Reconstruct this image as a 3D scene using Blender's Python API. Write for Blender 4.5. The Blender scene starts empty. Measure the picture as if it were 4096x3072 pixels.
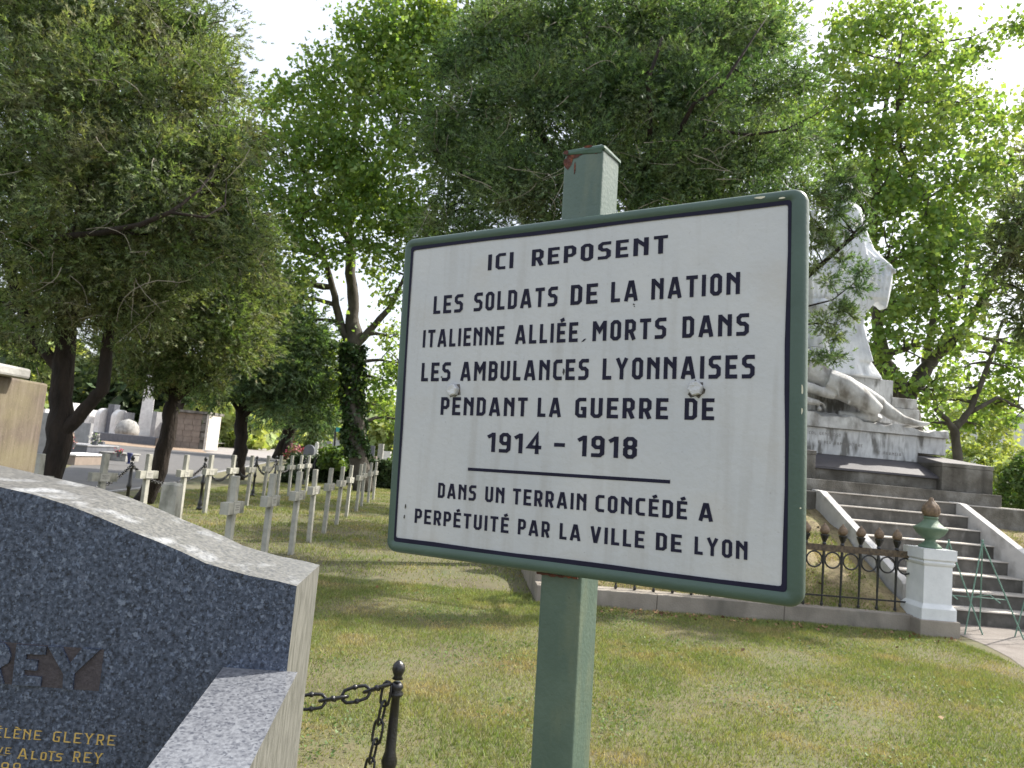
import bpy, bmesh, math, random
import numpy as np
from mathutils import Vector, Matrix
random.seed(7); rng = np.random.default_rng(11)
R = math.radians
scene = bpy.context.scene
col = scene.collection

# ---------------------------------------------------------------- camera
FPX, CX, CY = 2950.0, 2048.0, 1536.0
roll = R(5.14); pitch = math.atan(304 / FPX)
_R0 = Vector((1, 0, 0)); FW = Vector((0, math.cos(pitch), math.sin(pitch))); _U0 = Vector((0, -math.sin(pitch), math.cos(pitch)))
RT = _R0 * math.cos(roll) + _U0 * math.sin(roll); UP = -_R0 * math.sin(roll) + _U0 * math.cos(roll)
CAM = Vector((0, 0, 1.6))
cd = bpy.data.cameras.new('camera'); cam = bpy.data.objects.new('camera', cd); col.objects.link(cam)
cam.matrix_world = Matrix(((RT.x, UP.x, -FW.x, CAM.x), (RT.y, UP.y, -FW.y, CAM.y), (RT.z, UP.z, -FW.z, CAM.z), (0, 0, 0, 1)))
cd.sensor_width = 36; cd.lens = 36 * FPX / 4096; cd.clip_start = 0.05; cd.clip_end = 3000
cd.dof.use_dof = True; cd.dof.focus_distance = 1.12; cd.dof.aperture_fstop = 20.0
scene.camera = cam
# ---------------------------------------------------------------- sky, sun, exposure
SUN_AZ, SUN_EL = R(62), R(46)
w = bpy.data.worlds.new("World"); scene.world = w; w.use_nodes = True
nt = w.node_tree; nt.nodes.clear()
sky = nt.nodes.new('ShaderNodeTexSky'); sky.sky_type = 'NISHITA'; sky.sun_disc = False
sky.sun_elevation = SUN_EL; sky.sun_rotation = SUN_AZ; sky.air_density = 1.0; sky.dust_density = 4.0; sky.ozone_density = 1.0
bgn = nt.nodes.new('ShaderNodeBackground'); bgn.inputs['Strength'].default_value = 0.13
out = nt.nodes.new('ShaderNodeOutputWorld')
hz = nt.nodes.new('ShaderNodeMix'); hz.data_type = 'RGBA'; hz.inputs['Factor'].default_value = 0.42   # thin bright cloud veil
hz.inputs['B'].default_value = (9.0, 9.2, 9.6, 1); nt.links.new(sky.outputs[0], hz.inputs['A']); nt.links.new(hz.outputs['Result'], bgn.inputs[0]); nt.links.new(bgn.outputs[0], out.inputs[0])
sl = bpy.data.lights.new('sun', 'SUN'); sl.energy = 5.0; sl.angle = R(0.6); sl.color = (1.0, 0.95, 0.86)
so = bpy.data.objects.new('sun', sl); col.objects.link(so)
sdir = Vector((math.sin(SUN_AZ) * math.cos(SUN_EL), math.cos(SUN_AZ) * math.cos(SUN_EL), math.sin(SUN_EL)))
so.rotation_euler = (-sdir).to_track_quat('-Z', 'Y').to_euler()
vs = scene.view_settings; vs.view_transform = 'Standard'; vs.look = 'None'; vs.gamma = 1; vs.use_curve_mapping = False
vs.exposure = 0.75

# ---------------------------------------------------------------- helpers
def ray(x, y):
    return FW + RT * ((x - CX) / FPX) - UP * ((y - CY) / FPX)
def at(x, y, Y):
    d = ray(x, y); return CAM + d * (Y / d.y)
def gnd(x, y, z=0.0):
    d = ray(x, y); return CAM + d * ((z - CAM.z) / d.z)

def tag(o, label=None, cat=None, group=None, kind=None):
    if label: o['label'] = label
    if cat: o['category'] = cat
    if group: o['group'] = group
    if kind: o['kind'] = kind
    return o
def thing(name, label, cat, loc=(0, 0, 0), rz=0.0, group=None):
    o = bpy.data.objects.new(name, None); o.empty_display_size = 0.1; col.objects.link(o)
    o.location = loc; o.rotation_euler = (0, 0, rz)
    return tag(o, label, cat, group)
def dup(o, parent=None):
    c = o.copy(); col.objects.link(c); c.parent = parent
    for ch in [k for k in o.children]: dup(ch, c)
    return c

class MB:
    def __init__(s): s.v = []; s.f = []
    def add(s, vs_, fs_):
        n = len(s.v); s.v += [tuple(v) for v in vs_]; s.f += [tuple(i + n for i in f) for f in fs_]; return s
    def box(s, x0, x1, y0, y1, z0, z1, M=None):
        vs_ = [Vector((x, y, z)) for z in (z0, z1) for y in (y0, y1) for x in (x0, x1)]
        if M: vs_ = [M @ v for v in vs_]
        return s.add(vs_, [(0, 2, 3, 1), (4, 5, 7, 6), (0, 1, 5, 4), (2, 6, 7, 3), (0, 4, 6, 2), (1, 3, 7, 5)])
    def hexa(s, b, t):
        return s.add(list(b) + list(t), [(3, 2, 1, 0), (4, 5, 6, 7), (0, 1, 5, 4), (1, 2, 6, 5), (2, 3, 7, 6), (3, 0, 4, 7)])
    def prism(s, poly, d):
        n = len(poly); d = Vector(d); p = [Vector(q) for q in poly]
        return s.add(p + [q + d for q in p], [tuple(range(n))[::-1], tuple(range(n, 2 * n))] + [(i, (i + 1) % n, (i + 1) % n + n, i + n) for i in range(n)])
    def lathe(s, prof, c=(0, 0, 0), n=20, mod=None):
        c = Vector(c); vs_ = []
        for r, z in prof:
            for i in range(n):
                a = 2 * math.pi * i / n; rr = r * (mod(a, z) if mod else 1)
                vs_.append(c + Vector((rr * math.cos(a), rr * math.sin(a), z)))
        fs_ = [(k * n + i, k * n + (i + 1) % n, (k + 1) * n + (i + 1) % n, (k + 1) * n + i) for k in range(len(prof) - 1) for i in range(n)]
        fs_ += [tuple(range(n))[::-1], tuple((len(prof) - 1) * n + i for i in range(n))]
        return s.add(vs_, fs_)
    def tube(s, pts, rad, n=6, closed=False, cap=True):
        pts = [Vector(p) for p in pts]; m = len(pts)
        if not hasattr(rad, '__len__'): rad = [rad] * m
        vs_ = []; ref = None
        for i, p in enumerate(pts):
            if closed: t = pts[(i + 1) % m] - pts[i - 1]
            else: t = pts[min(i + 1, m - 1)] - pts[max(i - 1, 0)]
            t.normalize()
            if ref is None:
                ref = t.orthogonal().normalized()
            ref = (ref - t * ref.dot(t)); ref = ref.normalized() if ref.length > 1e-6 else t.orthogonal().normalized()
            b = t.cross(ref)
            for k in range(n):
                a = 2 * math.pi * k / n
                vs_.append(p + (ref * math.cos(a) + b * math.sin(a)) * rad[i])
        L = m if closed else m - 1
        fs_ = [(i * n + k, i * n + (k + 1) % n, ((i + 1) % m) * n + (k + 1) % n, ((i + 1) % m) * n + k) for i in range(L) for k in range(n)]
        if not closed and cap: fs_ += [tuple(range(n))[::-1], tuple((m - 1) * n + k for k in range(n))]
        return s.add(vs_, fs_)
    def ball(s, c, r, sc=(1, 1, 1), n=12, m=8):
        return s.lathe([(max(1e-4, math.sin(math.pi * k / m)) * r, -math.cos(math.pi * k / m) * r * sc[2]) for k in range(m + 1)], c, n,
                       mod=lambda a, z: math.hypot(math.cos(a) * sc[0], math.sin(a) * sc[1]))
    def build(s, name, m, parent=None, bevel=0, smooth=False, seg=2):
        me = bpy.data.meshes.new(name); me.from_pydata(s.v, [], s.f); me.update()
        bm = bmesh.new(); bm.from_mesh(me); bmesh.ops.recalc_face_normals(bm, faces=bm.faces); bm.to_mesh(me); bm.free()
        if m: me.materials.append(m)
        o = bpy.data.objects.new(name, me); col.objects.link(o)
        if parent: o.parent = parent
        if smooth:
            for p in me.polygons: p.use_smooth = True
        if bevel:
            b = o.modifiers.new('b', 'BEVEL'); b.width = bevel; b.segments = seg; b.limit_method = 'ANGLE'; b.angle_limit = R(35)
        return o

def npmesh(name, V, loops, counts, m, parent=None, smooth=False):
    me = bpy.data.meshes.new(name); nv = len(V)
    me.vertices.add(nv); me.vertices.foreach_set('co', np.ascontiguousarray(V, dtype=np.float32).ravel())
    me.loops.add(len(loops)); me.loops.foreach_set('vertex_index', np.ascontiguousarray(loops, dtype=np.int32))
    me.polygons.add(len(counts))
    st = np.concatenate([[0], np.cumsum(counts)[:-1]]).astype(np.int32)
    me.polygons.foreach_set('loop_start', st); me.polygons.foreach_set('loop_total', np.ascontiguousarray(counts, dtype=np.int32))
    me.update(calc_edges=True); me.materials.append(m)
    o = bpy.data.objects.new(name, me); col.objects.link(o)
    if parent: o.parent = parent
    return o

# ---------------------------------------------------------------- materials
def mat(name, cols, scale=5.0, rough=0.8, bump=0.0, bscale=40.0, metal=0.0, stretch=(1, 1, 1), detail=6, spec=0.5, coords='Object', layers=(), island=0.0, trans=0.0, transcol=None, coat=0.0, bdist=0.01):
    m = bpy.data.materials.new(name); m.use_nodes = True; t = m.node_tree; N = t.nodes; L = t.links
    bs = N['Principled BSDF']; bs.inputs['Roughness'].default_value = rough; bs.inputs['Metallic'].default_value = metal
    bs.inputs['Specular IOR Level'].default_value = spec; bs.inputs['Coat Weight'].default_value = coat
    tc = N.new('ShaderNodeTexCoord'); geo = N.new('ShaderNodeNewGeometry')
    src = geo.outputs['Position'] if coords == 'World' else tc.outputs[coords]
    mp = N.new('ShaderNodeMapping'); mp.inputs['Scale'].default_value = stretch; L.new(src, mp.inputs[0])
    no = N.new('ShaderNodeTexNoise'); no.inputs['Scale'].default_value = scale; no.inputs['Detail'].default_value = detail; no.inputs['Roughness'].default_value = 0.6
    L.new(mp.outputs[0], no.inputs['Vector'])
    cr = N.new('ShaderNodeValToRGB'); e = cr.color_ramp.elements
    while len(e) < len(cols): e.new(0.5)
    for k, (p, c) in enumerate(cols): e[k].position = p; e[k].color = (*c, 1)
    L.new(no.outputs['Fac'], cr.inputs[0]); colr = cr.outputs[0]
    for ly in layers:   # (kind, scale, stretch, lo, hi, colour, strength)
        kind, sc, st, lo, hi, c, stg = ly
        mp2 = N.new('ShaderNodeMapping'); mp2.inputs['Scale'].default_value = st; mp2.inputs['Location'].default_value = (sc * 1.7, 3.1, sc); L.new(src, mp2.inputs[0])
        if kind == 'vor':
            n2 = N.new('ShaderNodeTexVoronoi'); n2.inputs['Scale'].default_value = sc; L.new(mp2.outputs[0], n2.inputs['Vector'])
            o2 = N.new('ShaderNodeSeparateColor'); L.new(n2.outputs['Color'], o2.inputs[0]); fac = o2.outputs[0]
        else:
            n2 = N.new('ShaderNodeTexNoise'); n2.inputs['Scale'].default_value = sc; n2.inputs['Detail'].default_value = 5; L.new(mp2.outputs[0], n2.inputs['Vector']); fac = n2.outputs['Fac']
        mr = N.new('ShaderNodeMapRange'); mr.inputs['From Min'].default_value = lo; mr.inputs['From Max'].default_value = hi; mr.inputs['To Max'].default_value = stg
        L.new(fac, mr.inputs['Value'])
        mx = N.new('ShaderNodeMix'); mx.data_type = 'RGBA'; L.new(mr.outputs[0], mx.inputs['Factor']); L.new(colr, mx.inputs['A']); mx.inputs['B'].default_value = (*c, 1)
        colr = mx.outputs['Result']
    if island:
        hs = N.new('ShaderNodeHueSaturation'); mr = N.new('ShaderNodeMapRange'); mr.inputs['To Min'].default_value = 1 - island; mr.inputs['To Max'].default_value = 1 + island
        L.new(geo.outputs['Random Per Island'], mr.inputs['Value']); L.new(mr.outputs[0], hs.inputs['Value'])
        mr2 = N.new('ShaderNodeMapRange'); mr2.inputs['To Min'].default_value = 0.475; mr2.inputs['To Max'].default_value = 0.515
        ml = N.new('ShaderNodeMath'); ml.operation = 'FRACT'; mu = N.new('ShaderNodeMath'); mu.operation = 'MULTIPLY'; mu.inputs[1].default_value = 7.31
        L.new(geo.outputs['Random Per Island'], mu.inputs[0]); L.new(mu.outputs[0], ml.inputs[0]); L.new(ml.outputs[0], mr2.inputs['Value']); L.new(mr2.outputs[0], hs.inputs['Hue'])
        L.new(colr, hs.inputs['Color']); colr = hs.outputs[0]
    L.new(colr, bs.inputs['Base Color'])
    if bump:
        nb = N.new('ShaderNodeTexNoise'); nb.inputs['Scale'].default_value = bscale; nb.inputs['Detail'].default_value = 6; L.new(mp.outputs[0], nb.inputs['Vector'])
        bp = N.new('ShaderNodeBump'); bp.inputs['Strength'].default_value = bump; bp.inputs['Distance'].default_value = bdist
        L.new(nb.outputs['Fac'], bp.inputs['Height']); L.new(bp.outputs[0], bs.inputs['Normal'])
    if trans:
        tr = N.new('ShaderNodeBsdfTranslucent'); ms = N.new('ShaderNodeMixShader'); ms.inputs[0].default_value = trans
        g = N.new('ShaderNodeMix'); g.data_type = 'RGBA'; g.blend_type = 'MULTIPLY'; g.inputs['Factor'].default_value = 1; L.new(colr, g.inputs['A']); g.inputs['B'].default_value = (*(transcol or (1, 1, 1)), 1)
        L.new(g.outputs['Result'], tr.inputs[0]); L.new(bs.outputs[0], ms.inputs[1]); L.new(tr.outputs[0], ms.inputs[2])
        L.new(ms.outputs[0], N['Material Output'].inputs[0])
    return m
def C(a, f=0.25):   # two tone ramp round a colour
    return [(0.3, tuple(x * (1 - f) for x in a)), (0.7, tuple(min(1, x * (1 + f)) for x in a))]
M = {}
M['grass_soil'] = mat('grass_soil', [(0.35, (0.095, 0.085, 0.045)), (0.5, (0.12, 0.115, 0.055)), (0.65, (0.085, 0.10, 0.04))], 0.9, 0.95, 0.6, 60, coords='World', layers=[('noise', 14, (1, 1, 1), .45, .65, (0.14, 0.11, 0.065), .6)])
M['blades'] = mat('blades', [(0.38, (0.155, 0.215, 0.055)), (0.52, (0.225, 0.265, 0.085)), (0.64, (0.36, 0.31, 0.15))], 1.3, 0.7, coords='World', island=0.45, trans=0.35, transcol=(1.2, 1.2, .6), layers=[('noise', 9, (1, 1, 1), .5, .7, (0.30, 0.25, 0.13), .6)])
M['mound'] = mat('mound', [(0.35, (0.17, 0.13, 0.075)), (0.55, (0.27, 0.22, 0.12)), (0.7, (0.17, 0.18, 0.06))], 3, 0.95, 0.9, 30, coords='World', layers=[('noise', 30, (1, 1, 1), .5, .7, (0.08, 0.065, 0.035), .8)])
M['asphalt'] = mat('asphalt', [(0.3, (0.085, 0.081, 0.078)), (0.7, (0.12, 0.116, 0.112))], 2, 0.85, 0.3, 80, coords='World')
M['pale_road'] = mat('pale_road', [(0.3, (0.22, 0.20, 0.185)), (0.7, (0.31, 0.29, 0.275))], 1, 0.9, coords='World')
M['earth'] = mat('earth', [(0.3, (0.20, 0.14, 0.10)), (0.7, (0.32, 0.24, 0.17))], 2, 0.95, coords='World')
M['gravel'] = mat('gravel', [(0.3, (0.15, 0.13, 0.115)), (0.7, (0.24, 0.215, 0.195))], 2.5, 0.95, 0.8, 90, coords='World', layers=[('noise', 60, (1, 1, 1), .5, .7, (0.32, .29, .26), .5)])
M['enamel'] = mat('enamel', [(0.3, (0.44, 0.46, 0.485)), (0.7, (0.51, 0.52, 0.53))], 6, 0.42, 0.08, 120, layers=[('noise', 22, (2, 2, .16), .52, .80, (0.30, 0.285, 0.26), .45), ('noise', 3, (3, 1, 3), .55, .75, (0.42, 0.38, 0.32), .35), ('noise', 260, (1, 1, 1), .68, .76, (0.25, 0.24, 0.24), .5)])
M['ink'] = mat('ink', C((0.012, 0.012, 0.030), .2), 40, 0.65, spec=0.2)
M['green_paint'] = mat('green_paint', [(0.3, (0.042, 0.078, 0.062)), (0.7, (0.060, 0.105, 0.083))], 9, 0.42, 0.08, 200, layers=[('noise', 150, (1, 1, 1), .69, .75, (0.04, 0.05, 0.04), .7)])
M['green_edge'] = mat('green_edge', C((0.045, 0.10, 0.07), .15), 12, 0.38, 0.12, 120, layers=[('noise', 90, (1, 1, 1), .70, .74, (0.5, 0.5, 0.42), .8)])
M['green_paint_post'] = mat('green_paint_post', [(0.3, (0.060, 0.100, 0.080)), (0.7, (0.085, 0.130, 0.102))], 14, 0.38, 0.12, 160, layers=[('noise', 30, (1, 1, .3), .52, .75, (0.20, 0.21, 0.12), .35), ('noise', 180, (1, 1, 1), .70, .75, (0.03, 0.035, 0.03), .8)])
M['rust'] = mat('rust', [(0.35, (0.06, 0.022, 0.018)), (0.55, (0.11, 0.04, 0.03)), (0.7, (0.30, 0.09, 0.03))], 60, 0.85, 0.8, 200)
M['chip'] = mat('chip', C((0.62, 0.60, 0.47), .1), 30, 0.6)
M['zinc'] = mat('zinc', [(0.3, (0.42, 0.43, 0.45)), (0.7, (0.60, 0.61, 0.63))], 60, 0.42, 0.2, 200, metal=0.3)
M['dark_granite'] = mat('dark_granite', [(0.36, (0.014, 0.021, 0.040)), (0.5, (0.046, 0.064, 0.105)), (0.64, (0.09, 0.11, 0.16))], 105, 0.22, 0.02, 50, detail=8,
                        layers=[('noise', 150, (1, 1, .8), .57, .66, (0.14, 0.18, 0.27), .8), ('noise', 70, (1, 1, 1), .60, .68, (0.19, 0.23, 0.31), .75), ('noise', 210, (1, 1, 1), .58, .66, (0.006, 0.008, 0.015), .8)])
M['granite_top'] = mat('granite_top', [(0.36, (0.11, 0.11, 0.11)), (0.62, (0.23, 0.225, 0.215))], 90, 0.30, 0.03, 60, detail=8, spec=0.9, layers=[('noise', 13, (1, .5, 1), .56, .72, (0.55, 0.57, 0.60), .6), ('vor', 190, (1, 1, 1), .7, .95, (0.07, 0.075, 0.09), .7)])  # the pale noise layer paints white glare of reflected sky into the granite colour
M['granite_side'] = mat('granite_side', [(0.36, (0.095, 0.095, 0.09)), (0.62, (0.18, 0.178, 0.168))], 60, 0.45, 0.15, 60, stretch=(1, 1, .25), detail=8)
M['sandblast'] = mat('sandblast', [(0.35, (0.045, 0.038, 0.043)), (0.65, (0.075, 0.065, 0.070))], 120, 0.85, 0.4, 200)
M['gold'] = mat('gold', C((0.62, 0.44, 0.14), .15), 60, 0.42, 0.2, 200, metal=0.45)
M['pink_stone'] = mat('pink_stone', [(0.35, (0.085, 0.062, 0.048)), (0.65, (0.15, 0.118, 0.096))], 7, 0.8, 0.4, 120, stretch=(5, 5, .6), layers=[('noise', 200, (1, 1, 1), .6, .7, (0.5, .43, .36), .4), ('noise', 1.6, (1, 1, 2.2), .45, .8, (0.24, 0.22, 0.10), .6)])
M['grey_stone'] = mat('grey_stone', C((0.30, 0.295, 0.28), .3), 4, 0.85, 0.4, 60, layers=[('noise', 3, (1, 1, .3), .5, .75, (0.12, 0.115, 0.10), .7)])
M['cross_stone'] = mat('cross_stone', [(0.3, (0.32, 0.31, 0.27)), (0.7, (0.48, 0.47, 0.41))], 9, 0.9, 0.5, 90, layers=[('noise', 7, (1, 1, .4), .50, .70, (0.10, 0.105, 0.08), .75)])
M['plaque'] = mat('plaque', C((0.42, 0.41, 0.37), .1), 20, 0.5)
M['print'] = mat('print', C((0.20, 0.19, 0.18), .1), 20, 0.6)
M['white_stone'] = mat('white_stone', [(0.3, (0.55, 0.54, 0.53)), (0.7, (0.76, 0.75, 0.74))], 3, 0.8, 0.3, 50)
M['statue_marble'] = mat('statue_marble', [(0.35, (0.58, 0.61, 0.66)), (0.65, (0.78, 0.80, 0.83))], 2.5, 0.75, 0.5, 30, layers=[('noise', 5, (1.5, 1.5, .35), .56, .78, (0.30, 0.30, 0.31), .7)], bdist=0.02)
M['soldier_stone'] = mat('soldier_stone', [(0.35, (0.38, 0.38, 0.375)), (0.65, (0.62, 0.62, 0.61))], 3, 0.8, 0.5, 30, layers=[('noise', 3.5, (1.5, 1.5, .6), .45, .68, (0.15, 0.135, 0.115), .85)], bdist=0.02)
M['inscribed'] = mat('inscribed', [(0.35, (0.46, 0.47, 0.485)), (0.65, (0.66, 0.67, 0.68))], 3, 0.8, 0.3, 40, layers=[('noise', 4.2, (1.6, 1, .5), .50, .62, (0.10, 0.095, 0.085), .85), ('noise', 12, (1.6, 1, .25), .52, .72, (0.12, 0.115, 0.105), .45)])
M['old_stone'] = mat('old_stone', [(0.34, (0.07, 0.063, 0.052)), (0.5, (0.14, 0.13, 0.112)), (0.66, (0.25, 0.24, 0.22))], 2.2, 0.9, 0.6, 45, layers=[('noise', 2.5, (2, 2, .4), .5, .72, (0.065, 0.06, 0.05), .85)], bdist=0.02)
M['coping'] = mat('coping', [(0.3, (0.13, 0.122, 0.125)), (0.7, (0.19, 0.18, 0.182))], 3, 0.7, 0.4, 60)
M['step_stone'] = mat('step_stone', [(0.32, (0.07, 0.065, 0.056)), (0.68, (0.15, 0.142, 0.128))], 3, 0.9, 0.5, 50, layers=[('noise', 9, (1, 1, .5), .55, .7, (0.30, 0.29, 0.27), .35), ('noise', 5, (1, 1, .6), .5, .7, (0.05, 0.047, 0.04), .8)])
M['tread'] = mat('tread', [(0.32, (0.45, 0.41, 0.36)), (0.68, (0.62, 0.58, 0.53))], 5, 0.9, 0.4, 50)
M['balustrade'] = mat('balustrade', [(0.3, (0.44, 0.43, 0.42)), (0.7, (0.60, 0.59, 0.58))], 3, 0.85, 0.4, 50, layers=[('noise', 4, (1, 1, 1), .5, .75, (0.20, 0.185, 0.165), .7)])
M['white_pillar'] = mat('white_pillar', [(0.3, (0.58, 0.60, 0.61)), (0.7, (0.72, 0.74, 0.75))], 4, 0.7, 0.15, 60, layers=[('noise', 90, (1, 1, 1), .66, .72, (0.25, 0.25, 0.26), .5)])
M['kerb_wall'] = mat('kerb_wall', [(0.3, (0.20, 0.175, 0.145)), (0.7, (0.33, 0.295, 0.25))], 2.2, 0.9, 0.5, 50, layers=[('noise', 2.4, (1, 1, .5), .5, .72, (0.10, 0.095, 0.08), .8)])
M['black_iron'] = mat('black_iron', C((0.012, 0.012, 0.014), .3), 30, 0.28, 0.25, 120, spec=0.6)
M['brown_iron'] = mat('brown_iron', [(0.35, (0.045, 0.032, 0.022)), (0.65, (0.14, 0.10, 0.06))], 25, 0.6, 0.4, 120, layers=[('noise', 12, (1, 1, 1), .6, .75, (0.22, 0.19, 0.14), .5)])
M['bud'] = mat('bud', [(0.35, (0.11, 0.075, 0.05)), (0.65, (0.22, 0.15, 0.09))], 30, 0.6, 0.5, 90)
M['urn_green'] = mat('urn_green', [(0.3, (0.085, 0.145, 0.095)), (0.7, (0.14, 0.205, 0.135))], 10, 0.6, 0.3, 80)
M['easel_green'] = mat('easel_green', C((0.13, 0.24, 0.19), .2), 20, 0.5)
M['bark'] = mat('bark', [(0.35, (0.010, 0.007, 0.005)), (0.65, (0.032, 0.022, 0.016))], 7, 0.95, 1.0, 22, stretch=(1, 1, .3), bdist=0.04)
M['bark_pale'] = mat('bark_pale', [(0.35, (0.045, 0.038, 0.03)), (0.65, (0.11, 0.097, 0.08))], 4, 0.9, 0.8, 14, stretch=(1, 1, .5), bdist=0.03)
M['twig'] = mat('twig', C((0.30, 0.27, 0.22), .3), 5, 0.8)
M['juniper'] = mat('juniper', [(0.36, (0.09, 0.135, 0.065)), (0.52, (0.155, 0.19, 0.10)), (0.66, (0.24, 0.235, 0.145))], 1.5, 0.55, coords='World', island=0.75, trans=0.45, transcol=(1.3, 1.5, .55), spec=.3, layers=[('noise', 5, (1, 1, 1), .60, .70, (0.22, 0.17, 0.095), .7)])
M['juniper_cool'] = mat('juniper_cool', [(0.36, (0.075, 0.13, 0.07)), (0.52, (0.13, 0.19, 0.105)), (0.66, (0.20, 0.235, 0.14))], 1.6, 0.55, coords='World', island=0.75, trans=0.45, transcol=(1.3, 1.5, .55), spec=.3, layers=[('noise', 5, (1, 1, 1), .62, .72, (0.15, 0.115, 0.06), .6)])
M['plane_leaf'] = mat('plane_leaf', [(0.36, (0.12, 0.21, 0.065)), (0.52, (0.175, 0.28, 0.095)), (0.66, (0.25, 0.34, 0.14))], 0.5, 0.5, coords='World', island=0.35, trans=0.55, transcol=(1.6, 1.5, .6), spec=.35)
M['ivy'] = mat('ivy', [(0.36, (0.022, 0.05, 0.014)), (0.66, (0.05, 0.10, 0.028))], 2, 0.4, coords='World', island=0.45, trans=0.2)
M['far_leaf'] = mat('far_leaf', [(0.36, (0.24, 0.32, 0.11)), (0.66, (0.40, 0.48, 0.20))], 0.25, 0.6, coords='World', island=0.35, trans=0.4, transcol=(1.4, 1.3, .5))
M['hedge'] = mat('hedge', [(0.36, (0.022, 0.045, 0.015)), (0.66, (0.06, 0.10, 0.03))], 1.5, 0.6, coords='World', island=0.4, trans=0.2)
M['light_shrub'] = mat('light_shrub', [(0.36, (0.07, 0.13, 0.035)), (0.66, (0.13, 0.21, 0.06))], 1.5, 0.6, coords='World', island=0.4, trans=0.35, transcol=(1.3, 1.3, .5))
M['petal_pink'] = mat('petal_pink', C((0.42, 0.17, 0.16), .3), 8, 0.6, island=.3)
M['petal_red'] = mat('petal_red', C((0.35, 0.03, 0.06), .3), 8, 0.6, island=.3)
M['blue_pot'] = mat('blue_pot', C((0.03, 0.04, 0.12), .2), 8, 0.4)
M['dead_leaf'] = mat('dead_leaf', C((0.22, 0.125, 0.06), .4), 8, 0.7, island=.4)
M['slate'] = mat('slate', C((0.10, 0.105, 0.125), .25), 5, 0.4, .2)
M['grey_slab'] = mat('grey_slab', C((0.26, 0.26, 0.27), .25), 3, 0.55, .2)
M['teal'] = mat('teal', C((0.03, 0.28, 0.27), .1), 5, 0.5)
M['plaster'] = mat('plaster', C((0.62, 0.62, 0.60), .06), 1, 0.9)
M['pane'] = mat('pane', C((0.10, 0.12, 0.15), .1), 1, 0.15)
M['brown_block'] = mat('brown_block', [(0.3, (0.19, 0.15, 0.125)), (0.7, (0.29, 0.24, 0.20))], 2, 0.9, 0.4, 30)

# ---------------------------------------------------------------- ground and paths
def sheet(name, pts, z, m, sub=0):
    mb = MB().add([(p[0], p[1], z) for p in pts], [tuple(range(len(pts)))])
    o = mb.build(name, m); tag(o, kind='structure'); return o
sheet('ground', [(-400, -60), (400, -60), (400, 500), (-400, 500)], 0, M['grass_soil'])
sheet('road', [(-9.3, 9), (-9.2, 17), (-9.6, 21.5), (-11.3, 28), (-14.2, 42), (-17.6, 58), (-22.5, 80), (-31, 118), (-38, 150), (-46, 150), (-38, 112), (-30, 84), (-28, 78), (-60, 66), (-60, 50), (-24.5, 47), (-19, 34), (-14.4, 24.5), (-14.0, 20), (-14.2, 9)], .004, M['asphalt'])
sheet('side_path', [(-23.5, 60), (-19.0, 60), (-24.0, 82), (-33, 120), (-39, 150), (-50, 150), (-40, 106), (-26.5, 62)], .009, M['pale_road'])
ter = MB().add([(-70, 59.5, .01), (-23.8, 59.5, .01), (-26.2, 64, .17), (-70, 64, .17), (-28.5, 69.5, .53), (-70, 69.5, .53)], [(0, 1, 2, 3), (3, 2, 4, 5)]); tag(ter.build('bare_earth', M['earth']), kind='structure')
ter = MB().add([(-70, 69.5, .531), (-28.5, 69.5, .531), (-38, 105, .531), (-70, 105, .531)], [(0, 1, 2, 3)]); tag(ter.build('terrace', M['pale_road']), kind='structure')
sheet('path', [(5.62, 8.6), (5.5, 8.0), (5.3, 7.45), (5.05, 6.6), (4.9, 5), (4.9, 0), (9, 0), (9, 9.86), (5.62, 9.86)], .004, M['gravel'])
kb = MB().tube([(-9.25, 9, .0), (-9.15, 17, .0), (-9.55, 21.5, 0), (-11.25, 28, 0), (-14.15, 42, 0), (-17.5, 58, 0)], .06, 4)
tag(kb.build('road_edge', M['grey_slab']), kind='structure')

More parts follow.
